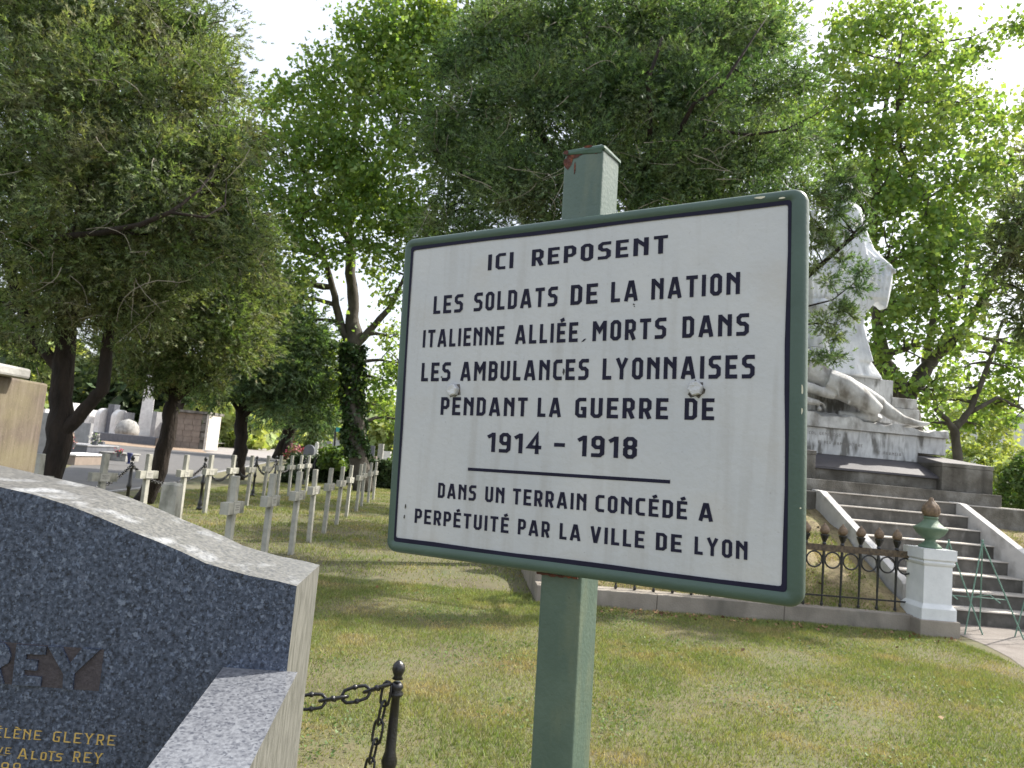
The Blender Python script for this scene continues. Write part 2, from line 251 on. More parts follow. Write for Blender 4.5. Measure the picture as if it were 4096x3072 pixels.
# ---------------------------------------------------------------- stroke lettering
GT = 0.18
def glyph(ch, t=GT):
    a = t / 2; c = t / 2 * .92; b = 1 - c; h = .10
    def oo(w, y0=c, y1=b): return (True, [(a + h, y0), (a, y0 + h), (a, y1 - h), (a + h, y1), (w - a - h, y1), (w - a, y1 - h), (w - a, y0 + h), (w - a - h, y0)])
    if ch in 'EÉÈ':
        w = .50; s = [(0, [(w, b), (a, b), (a, c), (w, c)]), (0, [(a + t * .4, .5), (w - .05, .5)])]
        if ch == 'É': s.append((0, [(w * .38, 1.10), (w * .80, 1.20)]))
        if ch == 'È': s.append((0, [(w * .25, 1.20), (w * .65, 1.10)]))
        return w, s
    if ch == 'L': return .44, [(0, [(a, 1), (a, c), (.44, c)])]
    if ch in 'IÏ':
        return t, [(0, [(a, 0), (a, 1)])] + ([(0, [(-.14, 1.16), (-.03, 1.16)]), (0, [(.13 + a, 1.16), (.24 + a, 1.16)])] if ch == 'Ï' else [])
    if ch == 'T': return .52, [(0, [(0, b), (.52, b)]), (0, [(.26, b - t * .4), (.26, 0)])]
    if ch == 'O': return .52, [oo(.52)]
    if ch == 'C': return .48, [(0, [(.48, b), (a + h, b), (a, b - h), (a, c + h), (a + h, c), (.48, c)])]
    if ch == 'G': return .52, [(0, [(.50, b), (a + h, b), (a, b - h), (a, c + h), (a + h, c), (.52 - a, c), (.52 - a, .46), (.26, .46)])]
    if ch == 'S':
        w = .52; return w, [(0, [(w, b), (a + h, b), (a, b - h), (a, .54 + h), (a + h, .54), (w - a - h, .54), (w - a, .54 - h), (w - a, c + h), (w - a - h, c), (0, c)])]
    if ch == 'D': return .52, [(1, [(a, c), (a, b), (.52 - a - h, b), (.52 - a, b - h), (.52 - a, c + h), (.52 - a - h, c)])]
    if ch in 'PR':
        w = .52; s = [(0, [(a, 0), (a, b), (w - a - h, b), (w - a, b - h), (w - a, .42 + h), (w - a - h, .42), (a + t * .4, .42)])]
        if ch == 'R': s.append((0, [(w * .55, .42), (w - a * .8, 0)]))
        return w, s
    if ch == 'F': return .48, [(0, [(.48, b), (a, b), (a, 0)]), (0, [(a + t * .4, .5), (.42, .5)])]
    if ch == 'H': return .54, [(0, [(a, 0), (a, 1)]), (0, [(.54 - a, 0), (.54 - a, 1)]), (0, [(a, .5), (.54 - a, .5)])]
    if ch == 'N': return .58, [(0, [(a, 0), (a, 1)]), (0, [(.58 - a, 0), (.58 - a, 1)]), (0, [(a, .93), (.58 - a, .50)])]
    if ch == 'A': return .66, [(0, [(a, 0), (.28, b), (.38, b), (.66 - a, 0)]), (0, [(.15, .27), (.51, .27)])]
    if ch == 'M': return .70, [(0, [(a, 0), (a, 1)]), (0, [(.70 - a, 0), (.70 - a, 1)]), (0, [(a, .95), (.35, .5), (.70 - a, .95)])]
    if ch == 'B': return .52, [(1, [(a, c), (a, b), (.52 - a - h, b), (.52 - a, b - h), (.52 - a, .60), (.52 - a * 1.3, .52), (.52 - a, .44), (.52 - a, c + h), (.52 - a - h, c)]), (0, [(a, .52), (.52 - a, .52)])]
    if ch == 'U': return .54, [(0, [(a, 1), (a, c + h), (a + h, c), (.54 - a - h, c), (.54 - a, c + h), (.54 - a, 1)])]
    if ch == 'V': return .60, [(0, [(a, 1), (.27, c), (.33, c), (.60 - a, 1)])]
    if ch == 'Y': return .62, [(0, [(a, 1), (.31, .48), (.62 - a, 1)]), (0, [(.31, .5), (.31, 0)])]
    if ch == '1': return .36, [(0, [(.36 - a, 0), (.36 - a, 1)]), (0, [(0, .76), (.36 - a, .93)])]
    if ch == '4': return .66, [(0, [(.46, 0), (.46, .97), (.10, .35), (.66, .33)])]
    if ch == '8': return .54, [(1, oo(.54, .52, b)[1]), (1, oo(.54, c, .52)[1])]
    if ch == '9': return .54, [(1, oo(.54, .46, b)[1]), (0, [(.54 - a, .6), (.54 - a, c + h), (.54 - a - h, c), (.0, c)])]
    if ch == '-': return .50, [(0, [(0, .46), (.50, .46)])]
    return .3, []
def stroke_quads(pts, closed, t):
    P = [Vector((p[0], p[1])) for p in pts]; n = len(P); Lf = []; Rt = []
    for i in range(n):
        d0 = (P[i] - P[i - 1]).normalized() if (i > 0 or closed) else None
        d1 = (P[(i + 1) % n] - P[i]).normalized() if (i < n - 1 or closed) else None
        if d0 is None: d0 = d1
        if d1 is None: d1 = d0
        n0 = Vector((-d0.y, d0.x)); n1 = Vector((-d1.y, d1.x)); m = (n0 + n1)
        m = m.normalized() if m.length > 1e-6 else n0
        k = (t / 2) / max(.45, m.dot(n0))
        Lf.append(P[i] + m * k); Rt.append(P[i] - m * k)
    q = []
    for i in range(n if closed else n - 1):
        j = (i + 1) % n; q.append((Lf[i], Lf[j], Rt[j], Rt[i]))
    return q
def word(mb, text, u0, u1, v0, hgt, place, t=GT, gap=.19, z0=.0003, dz=.00012, serif=0, small=None, hs=1.0):
    """write text between u0 and u1 (metres on the face), place(u, v, z) -> 3d point"""
    W = 0; items = []
    for k, ch in enumerate(text):
        if ch == ' ': W += .5; continue
        sc = 1.0 if (small is None or k in small) else .78
        w_, s_ = glyph(ch, t); items.append((W, w_, s_, sc)); W += w_ * sc + gap
    W -= gap; sx = (u1 - u0) / W
    for x, w_, s_, sc in items:
        zz = z0
        for closed, pts in s_:
            segs = [(p[0] * sc, p[1] * sc) for p in pts]
            qs = stroke_quads(segs, closed, t)
            if serif and not closed:
                for e in (segs[0], segs[-1]):
                    if e[1] < .12 * sc + .01 or e[1] > .9 * sc: qs.append(tuple(Vector(p) for p in ((e[0] - serif, e[1] - .03), (e[0] + serif, e[1] - .03), (e[0] + serif, e[1] + .03), (e[0] - serif, e[1] + .03))))
            first = True
            for q in qs:
                mb.add([place(u0 + (x + p.x) * sx, v0 + p.y * hgt, zz) for p in q], [(0, 1, 2, 3)])
                if serif: zz += dz * .2
            zz += dz
    return mb

# ================================================================ THE SIGN (frame of reference solved from the photograph)
SR = Vector((0.86043, -0.50864, 0.0308)).normalized(); SU0 = Vector((-0.04041, -0.01341, 0.99910)); SU = (SU0 - SR * SU0.dot(SR)).normalized(); SN = SR.cross(SU) * -1
SN = SU.cross(SR) * -1 if (SR.cross(SU)).dot(Vector((0, -1, 0))) < 0 else SR.cross(SU)
STL = CAM + Vector((-0.16242, 0.97603, 0.28400)) * 1.1997
def SP(u, v, n=0.0): return STL + SR * u + SU * v + SN * n     # n > 0 towards the viewer
SW, SH = 0.615, 0.50
base_pt = SP(.302, -2.03); base_pt.z = 0
sign = thing('memorial_sign', 'cream enamel sign with a green rim and dark French lettering bolted to a green post', 'sign')
def rrect(u0, u1, v0, v1, r, n=6):
    pts = []
    for cx_, cy_, a0 in ((u1 - r, v1 - r, 0), (u0 + r, v1 - r, 90), (u0 + r, v0 + r, 180), (u1 - r, v0 + r, 270)):
        for k in range(n + 1):
            a = R(a0 + 90 * k / n); pts.append((cx_ + r * math.cos(a), cy_ + r * math.sin(a)))
    return pts
def rings(mb, rl, cap=True):
    n = len(rl[0]); vs_ = [p for r_ in rl for p in r_]
    fs_ = [(k * n + i, k * n + (i + 1) % n, (k + 1) * n + (i + 1) % n, (k + 1) * n + i) for k in range(len(rl) - 1) for i in range(n)]
    mb.add(vs_, fs_); return mb
# face
face = rrect(.018, SW - .018, -SH + .018, -.018, .004)
MB().add([SP(u, v, -.0006) for u, v in face], [tuple(range(len(face)))]).build('sign_face', M['enamel'], sign)
# dark border line: outer .0150 / inner .0218, hand painted so slightly uneven
def wob(u, v): return .0007 * math.sin(u * 61 + v * 23) + .0005 * math.sin(u * 17 - v * 90)
def border(d, r):
    return [(u + wob(u, v), v + wob(v, u)) for u, v in rrect(d, SW - d, -SH + d, -d, r, 4)]
def dense(poly, m=8):
    o = []
    for i in range(len(poly)):
        p, q = poly[i], poly[(i + 1) % len(poly)]
        for k in range(m): o.append((p[0] + (q[0] - p[0]) * k / m, p[1] + (q[1] - p[1]) * k / m))
    return o
o_ = dense(rrect(.0150, SW - .0182, -SH + .0170, -.0142, .004, 2)); i_ = dense(rrect(.0190, SW - .0230, -SH + .0230, -.0196, .003, 2))
i_ = [(u + wob(u * 1.3, v), v + wob(v * 1.3, u)) for u, v in i_]
rings(MB(), [[SP(u, v, .0006) for u, v in o_], [SP(u, v, .0006) for u, v in i_]]).build('border_line', M['ink'], sign)
# rounded rim
prof = [(.0000, -.014), (.0000, -.006), (.0012, -.0012), (.0040, .0022), (.0078, .0030), (.0116, .0022), (.0138, .0009), (.0150, .0001)]
rim = rings(MB(), [[SP(u, v, h) for u, v in rrect(d, SW - d * 1.23, -SH + d * 1.15, -d * .97, max(.004, .017 - d), 6)] for d, h in prof])
rim.add([SP(u, v, -.014) for u, v in rrect(0, SW, -SH, 0, .016, 6)], [tuple(range(28))])
rim.build('rim', M['green_paint'], sign, smooth=True)
# lettering
def WD(LT, text, u0, u1, v, h, **k): word(LT, text, u0, u1, v, h, lambda a, b, z: SP(a, b, z - .0003), **k)
LINES = [(-.0655, .0243, [('ICI', .1629, .207), ('REPOSENT', .2381, .4423)]),
 (-.1268, .0281, [('LES', .0657, .121), ('SOLDATS', .1412, .2826), ('DE', .3033, .3445), ('LA', .3643, .4031), ('NATION', .4216, .5368)]),
 (-.1794, .0276, [('ITALIENNE', .0486, .1974), ('ALLIÉE', .2161, .3168), ('MORTS', .339, .4434), ('DANS', .4649, .5486)]),
 (-.2326, .0288, [('LES', .0495, .1046), ('AMBULANCES', .1232, .3351), ('LYONNAISES', .3558, .5563)]),
 (-.2846, .0270, [('PENDANT', .0902, .2417), ('LA', .2584, .2957), ('GUERRE', .3171, .449), ('DE', .4705, .5082)]),
 (-.3373, .0282, [('1914', .1781, .2669), ('1918', .3236, .4084)]),
 (-.4098, .0222, [('DANS', .0937, .162), ('UN', .1782, .2105), ('TERRAIN', .2246, .3391), ('CONCÉDÉ', .3524, .477), ('A', .4914, .5096)]),
 (-.4511, .0216, [('PERPÉTUITÉ', .0526, .22), ('PAR', .2352, .2854), ('LA', .3008, .3325), ('VILLE', .3464, .4223), ('DE', .4376, .4712), ('LYON', .4874, .5515)])]
for k_, (v_, h_, ws) in enumerate(LINES):
    for tx, a_, b_ in ws:
        LT = MB(); WD(LT, tx, a_, b_, v_, h_); LT.build('painted_word', M['ink'], sign)['kind'] = 'stuff'
LT = MB()
LT.add([SP(u, v, 0) for u, v in ((.2869, -.3257), (.3035, -.3257), (.3035, -.3205), (.2869, -.3205))], [(0, 1, 2, 3)])
LT.add([SP(u, v, 0) for u, v in ((.3222, -.1800), (.3265, -.1790), (.3300, -.1752), (.3262, -.1760))], [(0, 1, 2, 3)])
LT.build('painted_mark', M['ink'], sign)['kind'] = 'stuff'
MB().add([SP(u, v, 0) for u, v in ((.1457, -.3665), (.4541, -.3665), (.4541, -.3620), (.1457, -.3620))], [(0, 1, 2, 3)]).build('painted_rule', M['ink'], sign)
# paint flakes and nicks
fl = MB()
def blot(mb, u, v, ru, rv, n_=.0004, k=9, seed=1):
    r_ = random.Random(seed); pts = []
    for i in range(k):
        a = 2 * math.pi * i / k; q = r_.uniform(.6, 1.15); pts.append(SP(u + math.cos(a) * ru * q, v + math.sin(a) * rv * q, n_))
    mb.add(pts, [tuple(range(k))])
blot(fl, .560, -.0078, .0085, .0018, .0036, seed=3); blot(fl, .586, -.0115, .005, .0012, .0036, seed=4)
blot(fl, SW - .004, -.247, .0016, .006, .0016, seed=5); blot(fl, SW - .004, -.272, .0015, .004, .0016, seed=6); blot(fl, .611, -.385, .0012, .0012, .0022, seed=8)
fl.build('bare_chip', M['chip'], sign)['kind'] = 'stuff'
nk = MB()
for k, (u, v, a_, b_) in enumerate([(.0335, -.4275, .0012, .0035), (.0325, -.4435, .0014, .0032), (.3975, -.1315, .0016, .0013), (.3985, -.1345, .0009, .0010), (.297, -.221, .0018, .0055), (.0885, -.2265, .0016, .0014)]):
    blot(nk, u, v, a_, b_, .0002, seed=20 + k)
nk.build('enamel_nick', M['black_iron'], sign)['kind'] = 'stuff'
# bolts with worn enamel halo
for (u, v) in ((.1134, -.2465), (.485, -.245)):
    hl = MB(); blot(hl, u + .001, v - .0015, .0118, .0122, -.00035, 14, seed=int(u * 100)); hl.build('rust_halo', M['halo'] if 'halo' in M else M.setdefault('halo', mat('halo', [(0.42, (0.03, 0.026, 0.022)), (0.70, (0.22, 0.20, 0.18))], 160, 0.7)), sign)
    bt = MB()
    for r_, n0, n1 in ((.0098, -.0002, .0085),):
        ring = lambda rr, nn: [SP(u + rr * math.cos(R(60 * i + 12)), v + rr * math.sin(R(60 * i + 12)), nn) for i in range(6)]
        rings(bt, [ring(r_, n0), ring(r_, n1 - .0012), ring(r_ * .86, n1)]); bt.add(ring(r_ * .86, n1), [tuple(range(6))])
    bo = bt.build('bolt', M['zinc'], sign)
# post (square tube behind the face, leaning a little against the face)
cu, cv, cn = (CAM - STL).dot(SR), (CAM - STL).dot(SU), (CAM - STL).dot(SN)
def behind(u, v, d): return SP(u + (u - cu) * d / cn, v + (v - cv) * d / cn, -d)
PD = .020; PT = .062
Z0 = None
def post_pt(u, v, d):
    return SP(u, v, -d)
def postu(v): return (.2822 + .0156 * v) + (.2822 - cu) * PD / cn
pw = .0625
pm = MB(); secs = []
vt = .0985 + (.0985 - cv) * PD / cn
vb = (0 - STL.z) / SU.z - .05
def psec(v, g=0, rr=.004):
    u0 = postu(v) - g; u1 = postu(v) + pw + g
    pts = []
    for cxx, cyy, a0 in ((u1 - rr, -PD - rr + g, 0), (u0 + rr, -PD - rr + g, 90), (u0 + rr, -PD - PT + rr - g, 180), (u1 - rr, -PD - PT + rr - g, 270)):
        for k in range(4): a = R(a0 + 30 * k); pts.append(SP(cxx + rr * math.cos(a), v, cyy + rr * math.sin(a)))
    return pts
vv = [vb, -.52, -.50, 0, vt - .03, vt - .002]
rings(pm, [psec(v) for v in vv]); pm.build('post', M['green_paint_post'], sign)
# rusty cap plate with a ragged lip
cp = MB(); a0 = psec(vt - .0035, .0022); 
r_ = random.Random(5)
def jig(l, s): return [p + SU * r_.uniform(-s, s) + SN * r_.uniform(-s * .3, s * .3) for p in l]
rings(cp, [jig(psec(vt - .008, .0012), .003), jig(psec(vt - .004, .0026), .0008), jig(psec(vt, .0022), .0010), jig(psec(vt + .0035, -.004), .0008)])
cp.add(psec(vt + .0035, -.004), [tuple(range(16))]); cp.build('post_cap', M['green_edge'], sign)
rp = MB()
def pface(u, v, n_=.0006): return SP(postu(v) + u, v, -PD + n_)
def pblot(mb, u, v, ru, rv, seed, n_=.0006):
    q_ = random.Random(seed); mb.add([pface(u + math.cos(2 * math.pi * i / 11) * ru * q_.uniform(.65, 1.15), v + math.sin(2 * math.pi * i / 11) * rv * q_.uniform(.65, 1.15), n_) for i in range(11)], [tuple(range(11))])
pblot(rp, .0085, vt - .0155, .0085, .0115, 1); pblot(rp, .020, vt - .0080, .010, .0050, 2, .0008); pblot(rp, .052, vt - .006, .006, .005, 3); pblot(rp, .040, vt + .0008, .009, .0022, 8, .0030); pblot(rp, .0042, vt - .0022, .005, .004, 9, .0030)
pblot(rp, .019, vt - .0270, .0016, .010, 4)
rp.build('rust_patch', M['rust'], sign)
jn = MB(); q_ = random.Random(3)
jn.tube([SP(postu(-.502) + k * pw / 14 - .002, -.5015 + q_.uniform(-.0016, .0016), -.0135 + .001) for k in range(15)], [.0022 + .0008 * q_.random() for _ in range(15)], 5).build('rusty_seam', M['rust'], sign)

# ================================================================ GRANITE TOMB (left foreground)
e = Vector((math.cos(R(5)), math.sin(R(5)), 0)); nB = Vector((-math.sin(R(5)), math.cos(R(5)), 0)); TH = .335
P0 = at(1187, 2344, 1.8)
def onface(x, y):
    d = ray(x, y); return CAM + d * ((P0 - CAM).dot(nB) / d.dot(nB))
curve = [(1187, 2344), (1117, 2326), (999, 2303), (910, 2279), (823, 2253), (727, 2207), (640, 2170), (542, 2132), (400, 2070), (271, 2020), (135, 1978), (0, 1948)]
cp3 = [onface(*p) for p in curve]
l0 = cp3[-1]; ext = [l0 - e * (.22 * k) + Vector((0, 0, z)) for k, z in ((1, .032), (2, .048), (3, .05), (4, .035), (5, -.005), (6, -.07), (7, -.14))]
outl = cp3 + ext
tomb = thing('granite_tomb', 'speckled dark blue granite headstone with a sloping wave top and gold engraved names', 'tomb', (outl[0].x, outl[0].y, 0))
org = Vector(tomb.location)
poly = [Vector((outl[0].x, outl[0].y, 0))] + outl + [Vector((outl[-1].x, outl[-1].y, 0))]
mb = MB(); n_ = len(poly); fr = [p - org for p in poly]; bk = [p + nB * TH - org for p in poly]
MB().add(fr, [tuple(range(n_))]).build('polished_face', M['dark_granite'], tomb)
tp = MB(); m_ = len(outl)
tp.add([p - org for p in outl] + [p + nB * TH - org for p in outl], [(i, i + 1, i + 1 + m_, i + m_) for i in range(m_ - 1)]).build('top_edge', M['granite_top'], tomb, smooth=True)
sd = MB(); sd.add([fr[0], fr[1], bk[1], bk[0]], [(0, 1, 2, 3)]); sd.add([fr[-1], fr[-2], bk[-2], bk[-1]], [(0, 1, 2, 3)]); sd.add(bk, [tuple(range(n_))]); sd.build('side', M['granite_side'], tomb)
# low side wall running towards the viewer with a sloping polished top
dS = Vector((-.0785 + .0, 1, 0)).normalized()
A_ = onface(893, 2670); B_ = onface(1170, 2688) + e * .0
Bo = B_ + e * .012
def onside(x, y, P):
    n2 = Vector((dS.y, -dS.x, 0)); d = ray(x, y); return CAM + d * ((P - CAM).dot(n2) / d.dot(n2))
C_ = onside(591, 3072, A_); D_ = onside(970, 3072, B_)
print('arm', A_, B_, C_, D_)
C2 = A_ + (C_ - A_) * 1.25; D2 = B_ + (D_ - B_) * 1.25
B_ = Bo; D2 = D2 + e * .012
top = [A_ - org, B_ - org, D2 - org, C2 - org]
bot = [Vector((p.x, p.y, 0)) for p in top]
aw = MB().hexa([bot[0], bot[1], bot[2], bot[3]], [t for t in top])
awo = aw.build('side_wall', M['granite_side'], tomb)
up_ = Vector((0, 0, .0006))
MB().add([top[0] + up_, top[1] + up_, top[2] + up_, top[3] + up_], [(0, 1, 2, 3)]).build('side_wall_top', M['granite_top2'] if 'granite_top2' in M else M.setdefault('granite_top2', mat('granite_top2', [(0.36, (0.10, 0.105, 0.12)), (0.62, (0.20, 0.21, 0.23))], 100, 0.30, 0.05, 60, detail=8, spec=0.8, layers=[('vor', 190, (1, 1, 1), .75, .97, (0.05, 0.055, 0.07), .8)])), tomb)
# REY: polished relief letters on a rough sunk band
def FPx(x, y, h=0.0): return onface(x, y) - nB * h - org
s3 = 500 / 1503
def q3(x, y): return (x * s3, 2520 + y * s3)
band = [q3(-260, 120), q3(1255, 235), q3(1190, 735), q3(-300, 620)]
MB().add([FPx(*p, .0006) for p in band], [(0, 1, 2, 3)]).build('rough_band', M['sandblast'], tomb)
rl = MB()
def relief(pts):
    P_ = [FPx(*q3(*p), .0062) for p in pts]; Q_ = [FPx(*q3(*p), .0008) for p in pts]; k = len(P_)
    rl.add(P_ + Q_, [tuple(range(k))] + [(i, (i + 1) % k, (i + 1) % k + k, i + k) for i in range(k)])
relief([(-260, 120), (60, 150), (120, 210), (145, 300), (120, 390), (10, 450), (60, 640), (-90, 640), (-110, 560), (-130, 640), (-290, 620)])   # R
relief([(215, 165), (572, 195), (560, 290), (330, 282), (322, 345), (470, 358), (455, 480), (305, 470), (295, 540), (512, 555), (500, 672), (160, 650)])   # E
relief([(590, 185), (760, 200), (850, 400), (1000, 215), (1215, 232), (905, 520), (888, 715), (768, 700), (775, 520)])   # Y
rl.build('relief_name', M['dark_granite'], tomb)
gl = MB()
def gold(text, x0, y0, x1, y1, h, **k):
    A1 = onface(x0, y0); B1 = onface(x1, y1); du = (B1 - A1); L_ = du.length; du = du / L_
    word(gl, text, 0, L_, 0, h, lambda a, b, z: A1 + du * a + Vector((0, 0, b)) - nB * z - org, t=.115, gap=.30, z0=.0006, serif=.11, **k)
mpx = 1.83 / FPX
def g3(x, y): return (x * s3, 2520 + y * s3)
gold('HÉLÈNE', *g3(-190, 1278), *g3(478, 1322), 33 * mpx)
gold('GLEYRE', *g3(632, 1340), *g3(1368, 1388), 36 * mpx)
gold('V', *g3(-140, 1512), *g3(-50, 1516), 36 * mpx); gold('VE', *g3(-40, 1478), *g3(118, 1490), 22 * mpx); gold('-', *g3(-30, 1512), *g3(78, 1522), 10 * mpx)
gold('ALOÏS', *g3(212, 1540), *g3(738, 1578), 35 * mpx, small=(0,))
gold('REY', *g3(876, 1580), *g3(1220, 1606), 36 * mpx)
gold('1899', *g3(-250, 1700), *g3(238, 1722), 36 * mpx); gold('-', *g3(320, 1725), *g3(400, 1728), 36 * mpx)
gl.build('gold_inscription', M['gold'], tomb)['kind'] = 'stuff'

# pink grave marker behind it, only its right half in view
t_ = thing('gravestone', 'rough pinkish sandstone slab with a raised block on top at the left edge', 'gravestone')
pa = at(195, 1536, 4.2); pb = pa - Vector((-.098, .995, 0)) * 1.25
mb = MB(); dx = Vector((-.995, -.098, 0)) * .32; fz = lambda p, z: Vector((p.x, p.y, z))
mb.hexa([fz(pa, 0), fz(pb, 0), fz(pb + dx, 0), fz(pa + dx, 0)], [pa, fz(pb, pa.z), fz(pb + dx, pa.z), fz(pa + dx, pa.z)]); mb.build('slab', M['pink_stone'], t_, bevel=.012)
pc = at(128, 1478, 3.85); pd = pc - Vector((-.098, .995, 0)) * .9
mb = MB().hexa([fz(pc, pa.z - .002), fz(pd, pa.z - .002), fz(pd + dx * .8, pa.z - .002), fz(pc + dx * .8, pa.z - .002)], [pc, fz(pd, pc.z), fz(pd + dx * .8, pc.z), fz(pc + dx * .8, pc.z)]); mb.build('top_block', M['grey_stone'], t_, bevel=.012)

# ================================================================ CROSSES
def make_cross(label, loc, rz, group):
    t = thing('grave_cross', label, 'grave cross', loc, rz, group)
    MB().box(-.043, .043, -.034, .034, -.05, 1.17).build('shaft', M['cross_stone'], t, bevel=.006)
    MB().box(-.20, -.0435, -.046, .046, .77, .895).box(.0435, .20, -.046, .046, .77, .895).box(-.0435, .0435, -.046, -.0345, .77, .895).box(-.0435, .0435, .0345, .046, .77, .895).build('crossarm', M['cross_stone'], t)
    p = MB().box(-.075, .075, -.053, -.0465, .775, .885).build('plaque', M['plaque'], t)
    k = MB()
    for zz, ww in ((.852, .05), (.832, .035), (.808, .045)):
        x = -ww
        while x < ww: k.box(x, x + .009, -.0542, -.0531, zz, zz + .010); x += .014
    k.build('engraved_text', M['print'], p)
    return t
near = [(-2.85, 8.0), (-2.86, 9.29), (-2.90, 10.65), (-3.03, 12.1), (-3.12, 13.45), (-3.25, 15.0), (-3.44, 16.8), (-3.56, 18.5), (-3.78, 20.3), (-3.88, 21.8), (-4.0, 23.3)]
ordn = ['nearest', 'second', 'third', 'fourth', 'fifth', 'sixth', 'seventh', 'eighth', 'ninth', 'tenth', 'eleventh', 'twelfth', 'farthest']
proto = None
def place_cross(label, loc, rz, group, tilt=(0, 0)):
    global proto
    if proto is None: proto = make_cross(label, loc, rz, group); o = proto
    else: o = dup(proto); o['label'] = label; o['group'] = group; o.location = loc
    o.rotation_euler = (tilt[0], tilt[1], rz); return o
gN = 'grave crosses of the row beside the lawn'; gF = 'grave crosses of the row beside the chain'
for k, (x, y) in enumerate(near):
    lab = {0: 'tall grey stone cross nearest the granite tomb, first of the lawn row', 10: 'small pale cross at the far end of the lawn row before the hedge'}.get(k, 'pale weathered stone cross, %s of the row beside the open lawn' % ordn[k])
    place_cross(lab, (x, y, 0), R(88 + random.uniform(-3, 3)), gN, (R(random.uniform(-1, 1)), R(random.uniform(-1, 1))))
pe = thing('grave_post', 'short light stone stub with a tapered top standing just behind the granite tomb', 'stone post', gnd(692, 1940, 1.02).xy.to_3d())
MB().hexa([(-.10, -.085, -.05), (.10, -.085, -.05), (.10, .085, -.05), (-.10, .085, -.05)], [(-.085, -.075, 1.02), (.085, -.075, 1.02), (.085, .075, 1.02), (-.085, .075, 1.02)]).build('shaft', M['cross_stone'], pe, bevel=.01)
MB().hexa([(-.085, -.075, 1.0202), (.085, -.075, 1.0202), (.085, .075, 1.0202), (-.085, .075, 1.0202)], [(-.06, -.05, 1.045), (.06, -.05, 1.045), (.06, .05, 1.045), (-.06, .05, 1.045)]).build('cap', M['cross_stone'], pe)
far_ = [(-5.61, 9.08, 80), (-5.77, 10.8, 64), (-5.85, 12.3, 74), (-5.80, 13.6, 82), (-5.88, 14.95, 80), (-5.92, 16.3, 84), (-5.93, 17.5, 86), (-5.98, 18.8, 85), (-6.06, 20.2, 86), (-6.15, 21.6, 84), (-6.28, 23.0, 86), (-6.40, 24.4, 85)]
for k, (x, y, a) in enumerate(far_):
    lab = {0: 'cream lit cross beside the pink gravestone at the left edge', 1: 'cream cross with a wide arm facing the viewer, by the black chain', 11: 'small cross at the far end of the chain row by the grey slab'}.get(k, 'pale stone cross, %s of the back row along the black chain' % ordn[k])
    place_cross(lab, (x, y, 0), R(a), gF, (R(random.uniform(-1, 1)), R(random.uniform(-1, 1))))

# ================================================================ CHAIN AND POSTS
POSTP = [(.018, 0), (.042, .0), (.042, .05), (.034, .07), (.030, .10), (.036, .13), (.026, .17), (.019, .22), (.019, .52), (.025, .53), (.030, .57), (.020, .62), (.0175, .80), (.0150, .90), (.026, .915), (.027, .925), (.018, .94), (.025, .958), (.021, .972), (.013, .985), (.018, 1.0), (.013, 1.015), (.017, 1.03), (.021, 1.05), (.018, 1.075), (.008, 1.095), (.001, 1.10)]
def make_post(label, loc, hs, group, zo=0.0, fat=1.5):
    t = thing('chain_post', label, 'chain post', loc, 0, group)
    pr = [(r_, z * hs + zo) for r_, z in POSTP]
    if zo: pr[0] = (pr[0][0], 0)
    k = [i for i, (r_, z) in enumerate(POSTP) if z > .99][0]
    MB().lathe([(r_ * fat, z) for r_, z in pr[:k]], n=14).build('shaft', M['black_iron'], t, smooth=True)
    MB().lathe([(r_ * 1.15 * fat, z) for r_, z in pr[k:]], n=14).build('finial', M['black_iron'], t, smooth=True)
    return t
def link_mesh(L=.062, Wd=.034, rr=.0052, knob=True):
    mb = MB(); pts = []
    for i in range(12):
        a = 2 * math.pi * (i + .5) / 12; x = math.cos(a) * (L / 2); y = math.sin(a) * (Wd / 2) * (1.0)
        x = max(-L / 2, min(L / 2, x * 1.08)); y = max(-Wd / 2, min(Wd / 2, y * 1.25)); pts.append((x, y, 0))
    mb.tube(pts, rr, 6, closed=True)
    if knob:
        for s_ in (-1, 1): mb.ball((0, s_ * Wd / 2 * 1.0, 0), rr * 1.7, n=8, m=6)
    return mb.build('link', M['black_iron'], None, smooth=True)
L0 = link_mesh(.075, .045, .0085); Lbig = link_mesh(.098, .048, .0062); Lbig.name = 'link'
def chain(label, a, b, sag, group, base, step, roll0=0):
    t = thing('chain', label, 'chain', a, 0, group); a = Vector(a); b = Vector(b)
    n = 60; P_ = [a.lerp(b, i / n) - Vector((0, 0, sag * 4 * (i / n) * (1 - i / n))) for i in range(n + 1)]
    acc = [0]
    for i in range(n): acc.append(acc[-1] + (P_[i + 1] - P_[i]).length)
    N_ = max(2, int(acc[-1] / step)); st = acc[-1] / N_
    def pos(s):
        i = min(n - 1, max(0, next((j for j in range(n) if acc[j + 1] >= s), n - 1))); return P_[i].lerp(P_[i + 1], (s - acc[i]) / (acc[i + 1] - acc[i]))
    for k in range(N_):
        p = pos((k + .5) * st); d = (pos(min(acc[-1], (k + 1) * st)) - pos(k * st)).normalized()
        o = base.copy(); col.objects.link(o); o.parent = t
        side = Vector((0, 0, 1)).cross(d).normalized() if abs(d.z) < .98 else Vector((1, 0, 0)); up = d.cross(side)
        ang = roll0 + (math.pi / 2 if k % 2 else 0); s2 = side * math.cos(ang) + up * math.sin(ang); u2 = d.cross(s2)
        o.matrix_local = Matrix(((d.x, s2.x, u2.x, p.x - a.x), (d.y, s2.y, u2.y, p.y - a.y), (d.z, s2.z, u2.z, p.z - a.z), (0, 0, 0, 1)))
    return t
pg = 'black posts of the chain fence along the road'
pl = [(-5.75, 12.95), (-6.23, 15.55), (-6.48, 18.0), (-6.75, 20.3), (-6.95, 22.7), (-7.14, 25.16), (-7.38, 27.6), (-7.67, 30.2)]
pl = [(-6.35, 10.3), (-6.45, 12.95)] + pl[1:]
